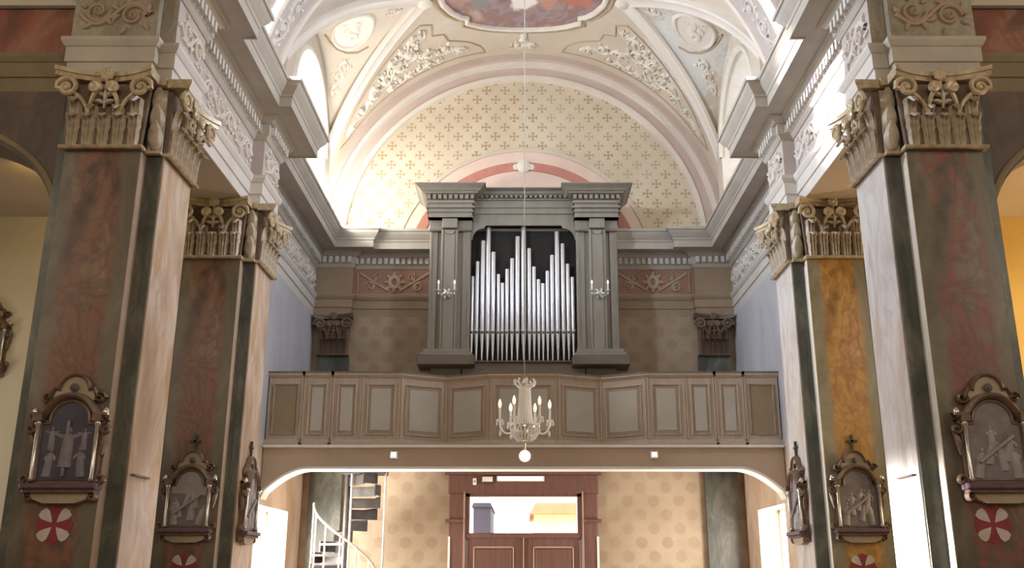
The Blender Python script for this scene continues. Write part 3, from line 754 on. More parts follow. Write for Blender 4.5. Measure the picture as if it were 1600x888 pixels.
# ================================================================== CAPITALS AND PIERS
CAPM = {}
def cap_meshes(w, h, mt, me_):
    key = (round(w,3), round(h,3), mt, me_)
    if key in CAPM: return CAPM[key]
    d = {}; A, B = M[mt], M[me_]
    t = .045
    b = MB().prism([(-w/2,0),(w/2,0),(w/2+.035,h*.86),(-w/2-.035,h*.86)], lambda u,v,q: (u,-q,v), -.001, t)
    d['bell'] = b.mesh('capital', M['capbrown'])  # bell coloured dark for the shade of its recess
    m = MB(); pr = [(-.02,0),(.075,.0),(.09,.015),(.075,.03),(-.02,.03)]
    n = 1
    m.prism(pr, lambda u,v,q: (q,-u,v), -w/2-.03, w/2+.03); d['astragal'] = m.mesh('astragal', B, True)
    # abacus with concave front and horned corners
    m = MB(); K = 12; fr = []
    for k in range(K+1):
        e = -1+2*k/K; fr.append((e*(w/2+.085), .06+.14*e*e))
    for z0, z1, g in ((h*.885, h*.945, .0), (h*.945, h*1.0, .02)):
        p = [(u*(1+g*.4), v+g) for u,v in fr] + [(w/2+.085,-.0),(-w/2-.085,-.0)]
        m.prism(p, lambda u,v,q: (u,-v,q), z0, z1)
    d['abacus'] = m.mesh('abacus', B)
    m = MB()
    for k in range(8):
        a = k*math.pi/4; m.lathe([(0,0),(.022,0),(.028,.02),(.012,.035),(0,.036)], (.04*math.cos(a), 0, .04*math.sin(a)), 7, 'y')
    m.lathe([(0,0),(.025,.0),(.03,.03),(0,.05)], (0,0,0), 8, 'y'); d['rosette'] = m.mesh('rosette', B, True)
    def leafm(L, wd, curl):
        m = MB(); K = 9; vs = []
        for k in range(K+1):
            q = k/K
            z = L*math.sin(min(q,.82)/.82*math.pi/2)**.9 if q <= .82 else L*(1-.16*((q-.82)/.18)**2)
            n_ = .012 + .03*q + curl*max(0,(q-.45)/.55)**2
            hw_ = wd/2*(.72+.30*math.sin(math.pi*q*.75))*(1+.10*math.sin(q*22))*(1 if q < .7 else math.sqrt(max(.04,1-((q-.7)/.31)**2)))
            for e, dn in ((-1,-.02),(-.6,.010),(-.25,-.008),(0,.014),(.25,-.008),(.6,.010),(1,-.02)):
                vs.append((hw_*e, -(t+n_+dn), z))
        m.add(vs, [(i*7+k,i*7+k+1,(i+1)*7+k+1,(i+1)*7+k) for i in range(K) for k in range(6)])
        return m.mesh('acanthus_leaf', A, True)
    d['leaf_low'] = leafm(h*.38, w/5.4, .075); d['leaf_high'] = leafm(h*.60, w/5.4, .10); d['leaf_mid'] = leafm(h*.50, w/6.5, .09)
    def vol(sg, r, x0, z0, x1, z1):
        pts = []
        for k in range(7):
            q = k/6; pts.append((lerp(x0, x1+sg*r, q**1.6), z0+(z1-z0)*math.sin(q*math.pi/2)))
        sp = spiral(x1, z1, r, 0 if sg > 0 else math.pi, 1.6, sg, 22)
        pts += sp[1:]
        m = MB(); N = len(pts)
        rad = [.016+.010*min(1,k/6) if k < 9 else .026-.012*(k-9)/(N-9) for k in range(N)]
        m.tube([(x, -(t+.05+.06*min(1,k/7)), z) for k,(x,z) in enumerate(pts)], rad, 6)
        m.lathe([(0,0),(r*.34,0),(r*.34,.045),(r*.2,.065),(0,.068)], (x1,-(t+.06),z1), 10, 'y')
        return m.mesh('volute', B, True)
    d['vol+'] = vol(1, h*.135, w*.20, h*.42, w/2-.015, h*.745); d['vol-'] = vol(-1, h*.135, -w*.20, h*.42, -w/2+.015, h*.745)
    d['hel+'] = vol(-1, h*.065, w*.20, h*.42, w*.115, h*.74); d['hel-'] = vol(1, h*.065, -w*.20, h*.42, -w*.115, h*.74)
    m = MB()
    m.tube([(0,-(t+.05),h*.50),(.008,-(t+.07),h*.65),(0,-(t+.06),h*.9)], [.012,.02,.012], 6)
    for e in (-1,1):
        for z in (.56,.66,.76): leaf(m, lambda u,v,q: (u,-(t+.05+q),v), 0, h*z, math.pi/2-e*.9, h*.14, .016, .03, -e*.9)
    d['spray'] = m.mesh('stem_spray', A, True)
    CAPM[key] = d; return d
def capital(root, loc, rz, w, h=ZARC-ZCAP, mt='gilt', me_='giltedge'):
    d = cap_meshes(w, h, mt, me_); o0 = ORG[root.name]
    c = link('capital', d['bell'], root, (loc[0]-o0[0], loc[1]-o0[1], loc[2]+E-o0[2]), (0,0,rz))
    link('astragal', d['astragal'], c); link('abacus', d['abacus'], c); link('rosette', d['rosette'], c, (0,-.10,h*.945))
    nl = 5
    for k in range(nl): link('acanthus_leaf', d['leaf_low'], c, ((k-(nl-1)/2)*w/nl, -.012, .03))
    for k in (-1, 1): link('acanthus_leaf', d['leaf_high'], c, (k*(w/2-w*.10), 0, .03))
    for k in (-1, 1): link('acanthus_leaf', d['leaf_mid'], c, (k*w*.17, .004, .03))
    for q in ('vol+','vol-','hel+','hel-'): link('volute', d[q], c)
    link('stem_spray', d['spray'], c)
    return c
def strip_capital(root, loc, w, h=ZARC-ZCAP):
    t = .02; P = lambda u,v,q: (loc[0]+u, loc[1]-q, loc[2]+v)
    c = MB().prism([(-w/2,0),(w/2,0),(w/2,h*.88),(-w/2,h*.88)], P, 0, t).build('corner_capital', M['gilt'], root)
    MB().box(loc[0]-w/2-.01, loc[0]+w/2+.01, loc[1]-.07, loc[1], loc[2], loc[2]+.03).build('astragal', M['giltedge'], c)
    MB().box(loc[0]-w/2, loc[0]+w/2, loc[1]-.10, loc[1], loc[2]+h*.90, loc[2]+h).build('abacus', M['giltedge'], c)
    for z0, L in ((.03,.36),(.28,.34),(.52,.32)):
        m = MB(); leaf(m, lambda u,v,q: P(u,v,q+t+max(0,(v-z0*h-.03))*.22), 0, z0*h+.03, math.pi/2, L*h, w*.42, .045, 0); m.build('acanthus_leaf', M['gilt'], c, True)
def maltese(root, x, y, z, r=.135):
    P = lambda u,v,q: (x+u, y-q, z+v)
    o = MB().prism([(r*1.05*math.cos(k*math.pi/12)*(1+.06*math.cos(k*math.pi/3*2)), r*1.05*math.sin(k*math.pi/12)*(1+.06*math.cos(k*math.pi/3*2))) for k in range(24)], P, -.002, .004).build('painted_cross', M['crossred'], root, label='crimson roundel with four white petals')
    for k in range(4):
        a = math.pi/4+k*math.pi/2; c_, s_ = math.cos(a), math.sin(a)
        pet = [(.16,0),(.45,.17),(.75,.30),(.98,.27),(1.06,0),(.98,-.27),(.75,-.30),(.45,-.17)]
        MB().prism([((p*c_-q*s_)*r*1.1, (p*s_+q*c_)*r*1.1) for p,q in pet], P, .003, .008).build('petal', M['crosswhite'], o)
def pier(sx, y0, y1, label, panel, border, navem, cross_z, far):
    r = thing('pier', label, 'pillar', (sx*3.745, y0, Z0), 0, 'painted marble piers of the nave')
    S = lambda a, b: sorted((sx*a, sx*b))
    a, b = S(XN, XO); MB().box(a, b, y0, y1, Z0, ZARC-.002).build('core', M['m_green'], r)
    a, b = S(XA, XB); MB().box(a, b, y0-.12, y0+.01, Z0, ZCAP+.02).build('front_pilaster', M[panel], r)
    a, b = S(XA-.002, XA+.006); MB().box(a, b, y0-.122, y0+.0, Z0+.4, ZCAP-.01).build('arris_highlight', M['relieftan' if sx < 0 else 'stucco'], r)  # pale strip colours in the light caught by the pilaster return
    a, b = S(XN-.012, XN+.01); MB().box(a, b, y0+.02, y1-.02, Z0+.3, ZCAP+.01).build('nave_panel', M[navem], r)
    m = MB(); a, b = S(XA-.03, XB+.03); m.box(a, b, y0-.15, y0, Z0, Z0+.35); a, b = S(XN-.03, XO); m.box(a, b, y0-.03, y1+.03, Z0, Z0+.32)
    m.build('plinth', M['stone'], r)
    capital(r, (sx*(XA+XB)/2, y0-.12, ZCAP), 0, XB-XA)
    capital(r, (sx*XN, (y0+y1)/2, ZCAP), sx*-math.pi/2, y1-y0-.04)
    strip_capital(r, (sx*(XN+XA)/2, y0, ZCAP), XA-XN-.01)
    maltese(r, sx*3.715, y0-.121, cross_z)
    if not far:
        a, b = S(XN-.05, XN); MB().bbox(a, b, y0+.08, y0+.42, .74, .755, .003).build('small_ledge', M['frame'], r)
    return r
pier(-1, Y1, 8.70, 'near left pier painted red-brown, with a crucifixion relief hung on it', 'm_red', 'm_olive', 'm_pink', .337, False)
pier(-1, Y2, 11.80, 'far left pier painted red-brown, next to the left end of the loft', 'm_red', 'm_olive', 'm_pink', .02, True)
pier(1, Y1, 8.70, 'near right pier painted dark crimson, at the right edge of the picture', 'm_red2', 'm_olive', 'm_pale', .337, False)
pier(1, Y2, 11.80, 'far right pier painted golden ochre, next to the right end of the loft', 'm_ochre', 'm_olive', 'm_pale', .02, True)
for sx in (-1, 1): capital(wb, (sx*3.325, 16.40, ZCAP), 0, .50, mt='capbrown', me_='capbrown')

# ================================================================== STATIONS OF THE CROSS
def station(label, loc, rz, variant, cross=True, s=1.0):
    r = thing('station_relief', label, 'wall relief', loc, rz, 'carved stations on the piers')
    r.scale = (s,s,s)
    P = lambda u,v,q: (u,-q,v)
    dk, fg, sk = {'blue':('rel_blue','rel_fig','rel_blue'), 'grey':('rel_grey','rel_sky','rel_sky'), 'silver':('rel_grey','rel_sky','rel_grey')}[variant]
    B = lambda mb, n, m_, p=None, sm=True: mb.build(n, M[m_], p or r, sm, True)
    B(MB().prism([(-.25,.14),(.25,.14),(.25,.62),(-.25,.62)], P, 0, .045), 'backboard', 'frame', None, False)
    pic = B(MB().prism([(-.20,.17),(.20,.17),(.20,.60),(.14,.60)] + arc((0,.62), .14, 0, math.pi, 12) + [(-.14,.60),(-.20,.60)], P, .045, .055), 'relief_ground', dk, None, False)
    m = MB(); rr = random.Random(hash_(label))
    def figure(x, z, hgt, lean=0, arms=0.0):
        k0 = len(m.v)
        m.tube([P(x,z,.06), P(x+lean*.3,z+hgt*.3,.07), P(x+lean*.7,z+hgt*.62,.075), P(x+lean,z+hgt*.78,.075), P(x+lean,z+hgt*.84,.075)], [hgt*.20,hgt*.17,hgt*.15,hgt*.12,hgt*.05], 8)
        k = len(m.v); m.lathe([(.02,-.5),(.35,-.35),(.5,0),(.35,.35),(.02,.5)], (0,0,0), 8)
        for i in range(k, len(m.v)):
            a,b,c_ = m.v[i]; m.v[i] = (x+lean*1.1+a*hgt*.15, -.075+b*hgt*.15, z+hgt*.92+c_*hgt*.19)
        for e in (-1,1):
            m.tube([P(x+lean+e*hgt*.06,z+hgt*.74,.075), P(x+lean+e*hgt*.17,z+hgt*(.60+arms*.16),.085), P(x+lean+e*hgt*(.10+.26*arms),z+hgt*(.45+arms*.38),.09)], [hgt*.07,hgt*.055,hgt*.04], 6)
        for i in range(k0, len(m.v)):
            a,b,c_ = m.v[i]; m.v[i] = (a, -.052+(b+.075)*.55, c_)
    if variant == 'blue':
        figure(0, .27, .30, .01, 1.0); figure(-.13, .20, .21, .02, .2); figure(.13, .20, .22, -.02, .3); figure(-.12, .40, .17, 0, .9); figure(.13, .40, .16, 0, .9)
        m.box(-.012,.012,-.07,-.05,.2,.62)
    else:
        for k in range(6): figure(-.14+.056*k+rr.uniform(-.02,.02), .19+.05*(k*2%5)*rr.uniform(.6,1.2), rr.uniform(.19,.25), rr.uniform(-.05,.05), rr.uniform(0,.4))
        m.tube([P(-.15,.30,.085), P(.13,.50,.085)], .014, 6)
    B(m, 'relief_figures', fg, pic)
    if variant == 'grey':
        B(MB().prism([(-.19,.52),(.19,.50),(.19,.60)] + arc((0,.62), .13, 0, math.pi, 10) + [(-.19,.60)], P, .05, .06), 'relief_sky', sk, pic, False)
    B(MB().ridge(lambda u,v,q: P(u,v,.05+q), [(-.21,.17),(-.21,.59),(-.15,.60)] + arc((0,.62), .15, math.pi, 0, 14) + [(.15,.60),(.21,.59),(.21,.17)], .016, .02), 'inner_moulding', 'frame')
    for e in (-1,1):
        B(MB().lathe([(.020,.16),(.026,.175),(.017,.19),(.015,.40),(.017,.57),(.028,.59),(.024,.61)], (e*.225,-.075,0), 10), 'colonnette', 'silver')
        B(MB().box(e*.225-.035, e*.225+.035, -.115, 0, .61, .66), 'entablature_block', 'frame', None, False)
        B(MB().ridge(lambda u,v,q: P(u,v,.05+q), spiral(e*.285, .56, .05, math.pi/2, 1.2, e), .014, .03), 'side_scroll', 'frame')
        B(MB().ridge(lambda u,v,q: P(u,v,.05+q), spiral(e*.29, .17, .05, -math.pi/2, 1.2, -e), .014, .03), 'side_scroll', 'frame')
        m = MB(); leaf(m, lambda u,v,q: P(u,v,.03+q), e*.26, .36, math.pi/2, .2, .02, .03, -e*.6); B(m, 'side_leaf', 'frame')
        B(MB().lathe([(0,.66),(.022,.66),(.03,.685),(.018,.71),(0,.725)], (e*.27,-.06,0), 8), 'ball_finial', 'silver')
    arcp = [(-.29,.655),(-.20,.665)] + arc((0,.62), .19, math.radians(150), math.radians(30), 14) + [(.20,.665),(.29,.655)]
    B(MB().ridge(lambda u,v,q: P(u,v,q), arcp, .035, .11), 'arched_cornice', 'frame')
    m = MB().prism([(-.17,.78),(.17,.78),(.14,.86)] + arc((0,.86), .105, 0, math.pi, 12) + [(-.14,.86)], P, 0, .04)
    cr = B(m, 'crest', 'frametan', None, False)
    m = MB().ridge(lambda u,v,q: P(u,v,.02+q), [(-.19,.80),(-.15,.87)] + arc((0,.86), .115, math.pi, 0, 14) + [(.15,.87),(.19,.80)], .018, .045)
    for e in (-1,1): m.ridge(lambda u,v,q: P(u,v,.02+q), spiral(e*.20, .80, .045, 0, 1.3, e), .013, .04)
    B(m, 'crest_scroll', 'frame', cr)
    B(MB().lathe([(0,0),(.03,0),(.034,.02),(0,.03)], (0,-.04,.875), 10, 'y'), 'crest_boss', 'iron', cr)
    B(MB().bbox(-.285,.285,-.13,0,.10,.145,.012), 'ledge', 'purple', None, False)
    B(MB().bbox(-.27,.27,-.11,0,.075,.10,.01), 'ledge_moulding', 'frame', None, False)
    B(MB().prism([(-.22,.075),(-.20,.03),(-.12,.0),(.12,.0),(.20,.03),(.22,.075)], P, 0, .07), 'plaque', 'frametan', None, False)
    for e in (-1,1): B(MB().ridge(lambda u,v,q: P(u,v,.03+q), spiral(e*.235, .05, .035, math.pi/2, 1.2, -e), .013, .05), 'corner_scroll', 'frame')
    if cross:
        m = MB().box(-.012,.012,-.03,-.006,.96,1.16).box(-.055,.055,-.03,-.006,1.075,1.10); B(m, 'finial_cross', 'iron', None, False)
    return r
def hash_(s): return sum((i+1)*ord(c) for i,c in enumerate(s))
yf1, yf2 = Y1-.121, Y2-.121
station('dark blue crucifixion relief in a carved frame on the near left pier', (-3.675, yf1, .50), 0, 'blue', False, 1.06)
station('grey landscape relief in a carved frame facing out from the far left pier', (-3.715, yf2, .28), 0, 'grey', True, 1.02)
station('dim relief with arched frame on the near right pier', (3.80, yf1, .50), 0, 'silver', False, 1.06)
station('silvery relief of figures in a carved frame on the far right ochre pier', (3.715, yf2, .28), 0, 'silver', True, 1.02)
station('narrow-looking relief seen edge-on, on the far left pier facing the nave', (-XN+.012, 11.45, .27), math.pi/2, 'grey', True, 1.02)
station('narrow-looking relief seen edge-on, on the far right pier facing the nave', (XN-.012, 11.45, .27), -math.pi/2, 'silver', True, 1.02)
station('gilt framed relief cut off by the left edge, on the cream aisle wall', (-6.55, 11.45, 2.2), 0, 'silver', False, 1.0)

# ================================================================== ENTRANCE DOOR
dr = setting('door_1', 'mahogany double door with a glazed transom under the loft', (0,YB,Z0))
fy = 16.44
D = lambda mb, n, mt='door', p=None: mb.build(n, M[mt], p or dr)
for sx in (-1, 1):
    a, b = sorted((sx*.97, sx*1.24)); D(MB().bbox(a, b, fy, YB+.2, Z0, 1.225, .015), 'jamb')
    a, b = sorted((sx*1.0, sx*1.30)); D(MB().bbox(a, b, fy-.08, fy+.02, .745, .80, .015), 'jamb_capital')
    a, b = sorted((sx*.985, sx*1.0)); D(MB().box(a, b, fy-.012, fy, Z0, 1.25), 'jamb_bead', 'doorline')
    a, b = sorted((sx*1.215, sx*1.25)); D(MB().box(a, b, fy-.02, fy, Z0, .52), 'jamb_edge_strip', 'white')
D(MB().bbox(-1.26, 1.26, fy-.01, YB+.2, 1.22, 1.54, .015), 'lintel')
D(MB().bbox(-1.32, 1.32, fy-.09, YB, 1.53, 1.60, .02), 'lintel_cornice')
D(MB().bbox(-.97, .97, fy+.02, YB+.15, .49, .58, .01), 'transom_bar')
D(MB().box(-.97, -.90, fy+.03, YB+.1, .55, 1.24), 'transom_stile'); D(MB().box(.90, .97, fy+.03, YB+.1, .55, 1.24), 'transom_stile')
D(MB().box(-.97, .97, fy+.03, YB+.1, 1.17, 1.24), 'transom_rail')
t = NT('clear_transom_glass'); tb = t.b
tb.inputs['Transmission Weight'].default_value = 1.0; tb.inputs['Roughness'].default_value = .02; tb.inputs['IOR'].default_value = 1.02
tb.inputs['Base Color'].default_value = (1,1,1,1); M['glass'] = t.m
D(MB().box(-.92, .92, fy+.10, fy+.105, .56, 1.20), 'transom_pane', 'glass')
for sx in (-1, 1):
    a, b = sorted((sx*.012, sx*.965)); lf = D(MB().box(a, b, fy+.05, fy+.11, Z0+.02, .50), 'door_leaf')
    a, b = sorted((sx*.16, sx*.83))
    for z0, z1 in ((-.55, .36), (-1.45, -.70)):
        D(MB().bbox(a+.03, b-.03, fy+.03, fy+.06, z0+.03, z1-.03, .02), 'door_panel', 'door', lf)
        m = MB()
        for q in ((a, a+.018, z0, z1), (b-.018, b, z0, z1), (a, b, z1-.018, z1), (a, b, z0, z0+.018)): m.box(q[0], q[1], fy+.035, fy+.055, q[2], q[3])
        D(m, 'panel_bead', 'doorline', lf)
    a, b = sorted((sx*.93, sx*.945)); D(MB().box(a, b, fy+.04, fy+.055, Z0, .46), 'leaf_bead', 'doorline', lf)
D(MB().box(-.022, .022, fy+.02, fy+.055, Z0+.02, .50), 'meeting_stile', 'door'); D(MB().box(-.007, .007, fy+.012, fy+.022, Z0+.02, .50), 'meeting_bead', 'doorline')
# fittings on the lintel
x0 = at(754, 750, fy-.02); r = thing('motion_detector', 'tiny white detector box above the door, left of the other two', 'detector', (-.82, fy, 1.36))
MB().bbox(-.85, -.79, fy-.05, fy, 1.36, 1.47, .01).build('housing', M['white'], r); MB().box(-.83, -.81, fy-.055, fy-.049, 1.40, 1.43).build('lens', M['iron'], r)
r = thing('alarm_box', 'square white box with dark underside above the door, beside the light strip', 'box', (-.60, fy, 1.39))
MB().bbox(-.69, -.52, fy-.07, fy, 1.41, 1.495, .01).build('housing', M['white'], r); MB().box(-.68, -.53, fy-.06, fy, 1.375, 1.41).build('grille', M['iron'], r)
r = thing('strip_light', 'long white emergency light strip above the door', 'light', (-.05, fy, 1.42))
MB().bbox(-.45, .35, fy-.035, fy, 1.42, 1.51, .01).build('housing', M['white'], r); MB().bbox(-.42, .32, fy-.06, fy-.03, 1.43, 1.50, .02).build('diffuser', M['globe'], r)
# outside, seen through the transom
r = thing('house', 'yellow house with terracotta roof beyond the transom glass', 'building', (3.2, 33, Z0))
MB().box(.35, 5.5, 33, 38, Z0, 1.76).build('wall', M['house'], r); MB().prism([(.2,1.76),(5.7,1.76),(5.4,2.12),(.4,2.12)], lambda u,v,d: (u,d,v), 32.6, 38.4).build('roof', M['roof'], r)
r = thing('tower_house', 'narrow violet grey house beyond the transom glass', 'building', (-1.4, 33, Z0))
MB().box(-1.68, -1.10, 33, 37, Z0, 2.0).build('wall', M['tower'], r)
MB().prism([(-1.74,2.0),(-1.04,2.0),(-1.1,2.14),(-1.68,2.14)], lambda u,v,d: (u,d,v), 32.9, 37.1).build('roof', M['tower'], r)
r = MB().box(-20, 20, 17.3, 60, Z0-.2, Z0-.05).build('paving_outside', M['house']); struct(r)

# ================================================================== ORGAN LOFT
lo = thing('organ_loft', 'long taupe panelled balcony with a winding front across the nave', 'balcony', (0, 15.2, 1.35))
ZP0, ZP1 = 1.69, 2.75
beam = [(-3.71, ZP0), (3.71, ZP0), (3.71, .98)]
cv = [(3.71-.66*k/14, 1.37-.355*(1-k/14)**1.9) for k in range(1, 15)]
low = cv + [(-x, z) for x, z in cv[::-1]] + [(-3.71, .98)]
MB().prism(beam + low, lambda u,v,d: (u, d, v), 13.80, 14.12).build('front_beam', M['beam'], lo)
edge = [(3.70,.985)] + [(x, z+.008) for x,z in low[:-1]] + [(-3.70,.985)]
MB().ridge(lambda u,v,h: (u, 13.80-h, v), edge, .022, .02).build('lit_arris_moulding', M['white'], lo, True)  # white colour stands for door light along the lower edge
MB().prism([(u, v) for u,v in [(3.71,.95)] + [(x,z-.012) for x,z in low[:-1]] + [(-3.71,.95),(-3.71,.985)] + [(x,z) for x,z in low[:-1]][::-1] + [(3.71,.985)]], lambda u,v,d: (u, d, v), 13.802, 14.12).build('lit_beam_soffit', M['white'], lo)  # underside whitened, the light on it is put into the colour
MB().box(-3.71, 3.71, 14.05, 16.51, 1.60, 1.69).build('loft_floor', M['beam'], lo)
MB().box(-3.71, 3.71, 13.74, 13.82, 1.665, 1.70).build('base_fillet', M['white'], lo)
fac = [(-3.70,13.84),(-3.20,13.84),(-2.78,13.84),(-2.35,13.84),(-1.79,13.86),(-1.15,14.20),(-.49,13.88)]
fac = fac + [(-x,y) for x,y in fac[::-1]]
for i in range(len(fac)-1):
    a, b = Vector(fac[i]), Vector(fac[i+1]); d = (b-a).normalized(); nr = Vector((d.y, -d.x)); L = (b-a).length
    P = (lambda a, d, nr: lambda u,v,h: (a.x+d.x*u+nr.x*h, a.y+d.y*u+nr.y*h, v))(a, d, nr)
    rect = lambda x0,x1,z0,z1: [(x0,z0),(x1,z0),(x1,z1),(x0,z1)]
    sec = MB().prism(rect(-.01,L+.01,ZP0,ZP1-.03), P, -.06, 0).build('parapet_section', M['wood'], lo)
    end = i in (0, len(fac)-2); st = .05 if not end else .06; narrow = L < .5
    mg = .085 if i not in (0, 12) else .075
    zt, zb_ = 2.585, 1.86
    x0, x1 = mg, L-mg
    MB().prism(rect(x0, x1, zb_, zt), P, -.001, .006).build('panel_border', M['woodend' if end else 'woodfield'], sec)
    if not end:
        ins = .055 if not narrow else .045
        MB().prism(rect(x0+ins, x1-ins, zb_+ins*1.1, zt-ins*1.1), P, .004, .016).build('panel_field', M['woodpanel'], sec)
    q = [(x0,zb_),(x1,zb_),(x1,zt),(x0,zt)]
    MB().ridge(lambda u,v,h: P(u,v,h), [(x0,zb_),((x0+x1)/2,zb_),(x1,zb_),(x1,(zb_+zt)/2),(x1,zt),((x0+x1)/2,zt),(x0,zt),(x0,(zb_+zt)/2)], .017, .028, True).build('panel_moulding', M['frametan' if end else 'wood'], sec)
    # stile lines at both ends of the section
    for u in (.004, L-.026): MB().prism(rect(u, u+.022, ZP0+.10, ZP1-.06), P, 0, .02).build('stile_bead', M['wood'], sec)
    prof = [(-.07,0),(.035,0),(.05,.02),(.05,.045),(.03,.06),(.02,.085),(.008,.10),(-.07,.10)]
    MB().prism(prof, lambda p_,z,u: P(u, ZP0+z, p_), -.02, L+.02).build('base_moulding', M['wood'], sec)
    prof = [(-.08,0),(.012,0),(.03,.02),(.045,.03),(.045,.06),(-.08,.06)]
    MB().prism(prof, lambda p_,z,u: P(u, ZP1-.06+z, p_), -.02, L+.02).build('top_rail', M['wood'], sec)
    MB().prism(rect(-.02, L+.02, ZP1, ZP1+.022), P, -.10, .055).build('rail_cap', M['organdark'], sec)
for x, side in ((616, 'left'), (1022, 'right')):
    p = at(x, 711, 13.76)
    r = thing('spot_lamp', 'small white lamp box fixed to the %s half of the loft beam' % side, 'lamp', (p.x, 13.8, p.z-.05))
    MB().bbox(p.x-.05, p.x+.05, 13.70, 13.78, p.z-.05, p.z+.045, .012).build('housing', M['white'], r)
    MB().box(p.x-.02, p.x+.02, 13.77, 13.80, p.z-.02, p.z+.06).build('bracket', M['iron'], r)
    MB().box(p.x-.035, p.x+.035, 13.695, 13.702, p.z-.035, p.z+.03).build('lens', M['globe'], r)

# ================================================================== ORGAN
og = thing('pipe_organ', 'grey-beige organ case with a front of silver pipes in three peaks', 'organ', (0, 16.0, 1.69))
OY = 15.70
def oz(yz, Y=OY): return at(818, 270+yz/2.692, Y).z
def ox(h, yz=300, Y=OY): return at(818+h/2.692, 270+yz/2.692, Y).x
zt, zc1, ze0, zn0, zs0, zb0 = oz(47,15.42), oz(120,15.6), oz(190,15.6), oz(240), oz(762), oz(800)
OB = lambda mb, n, mt='organ', p=None, sm=False: mb.build(n, M[mt], p or og, sm)
xo_, xi_ = ox(395), ox(222)
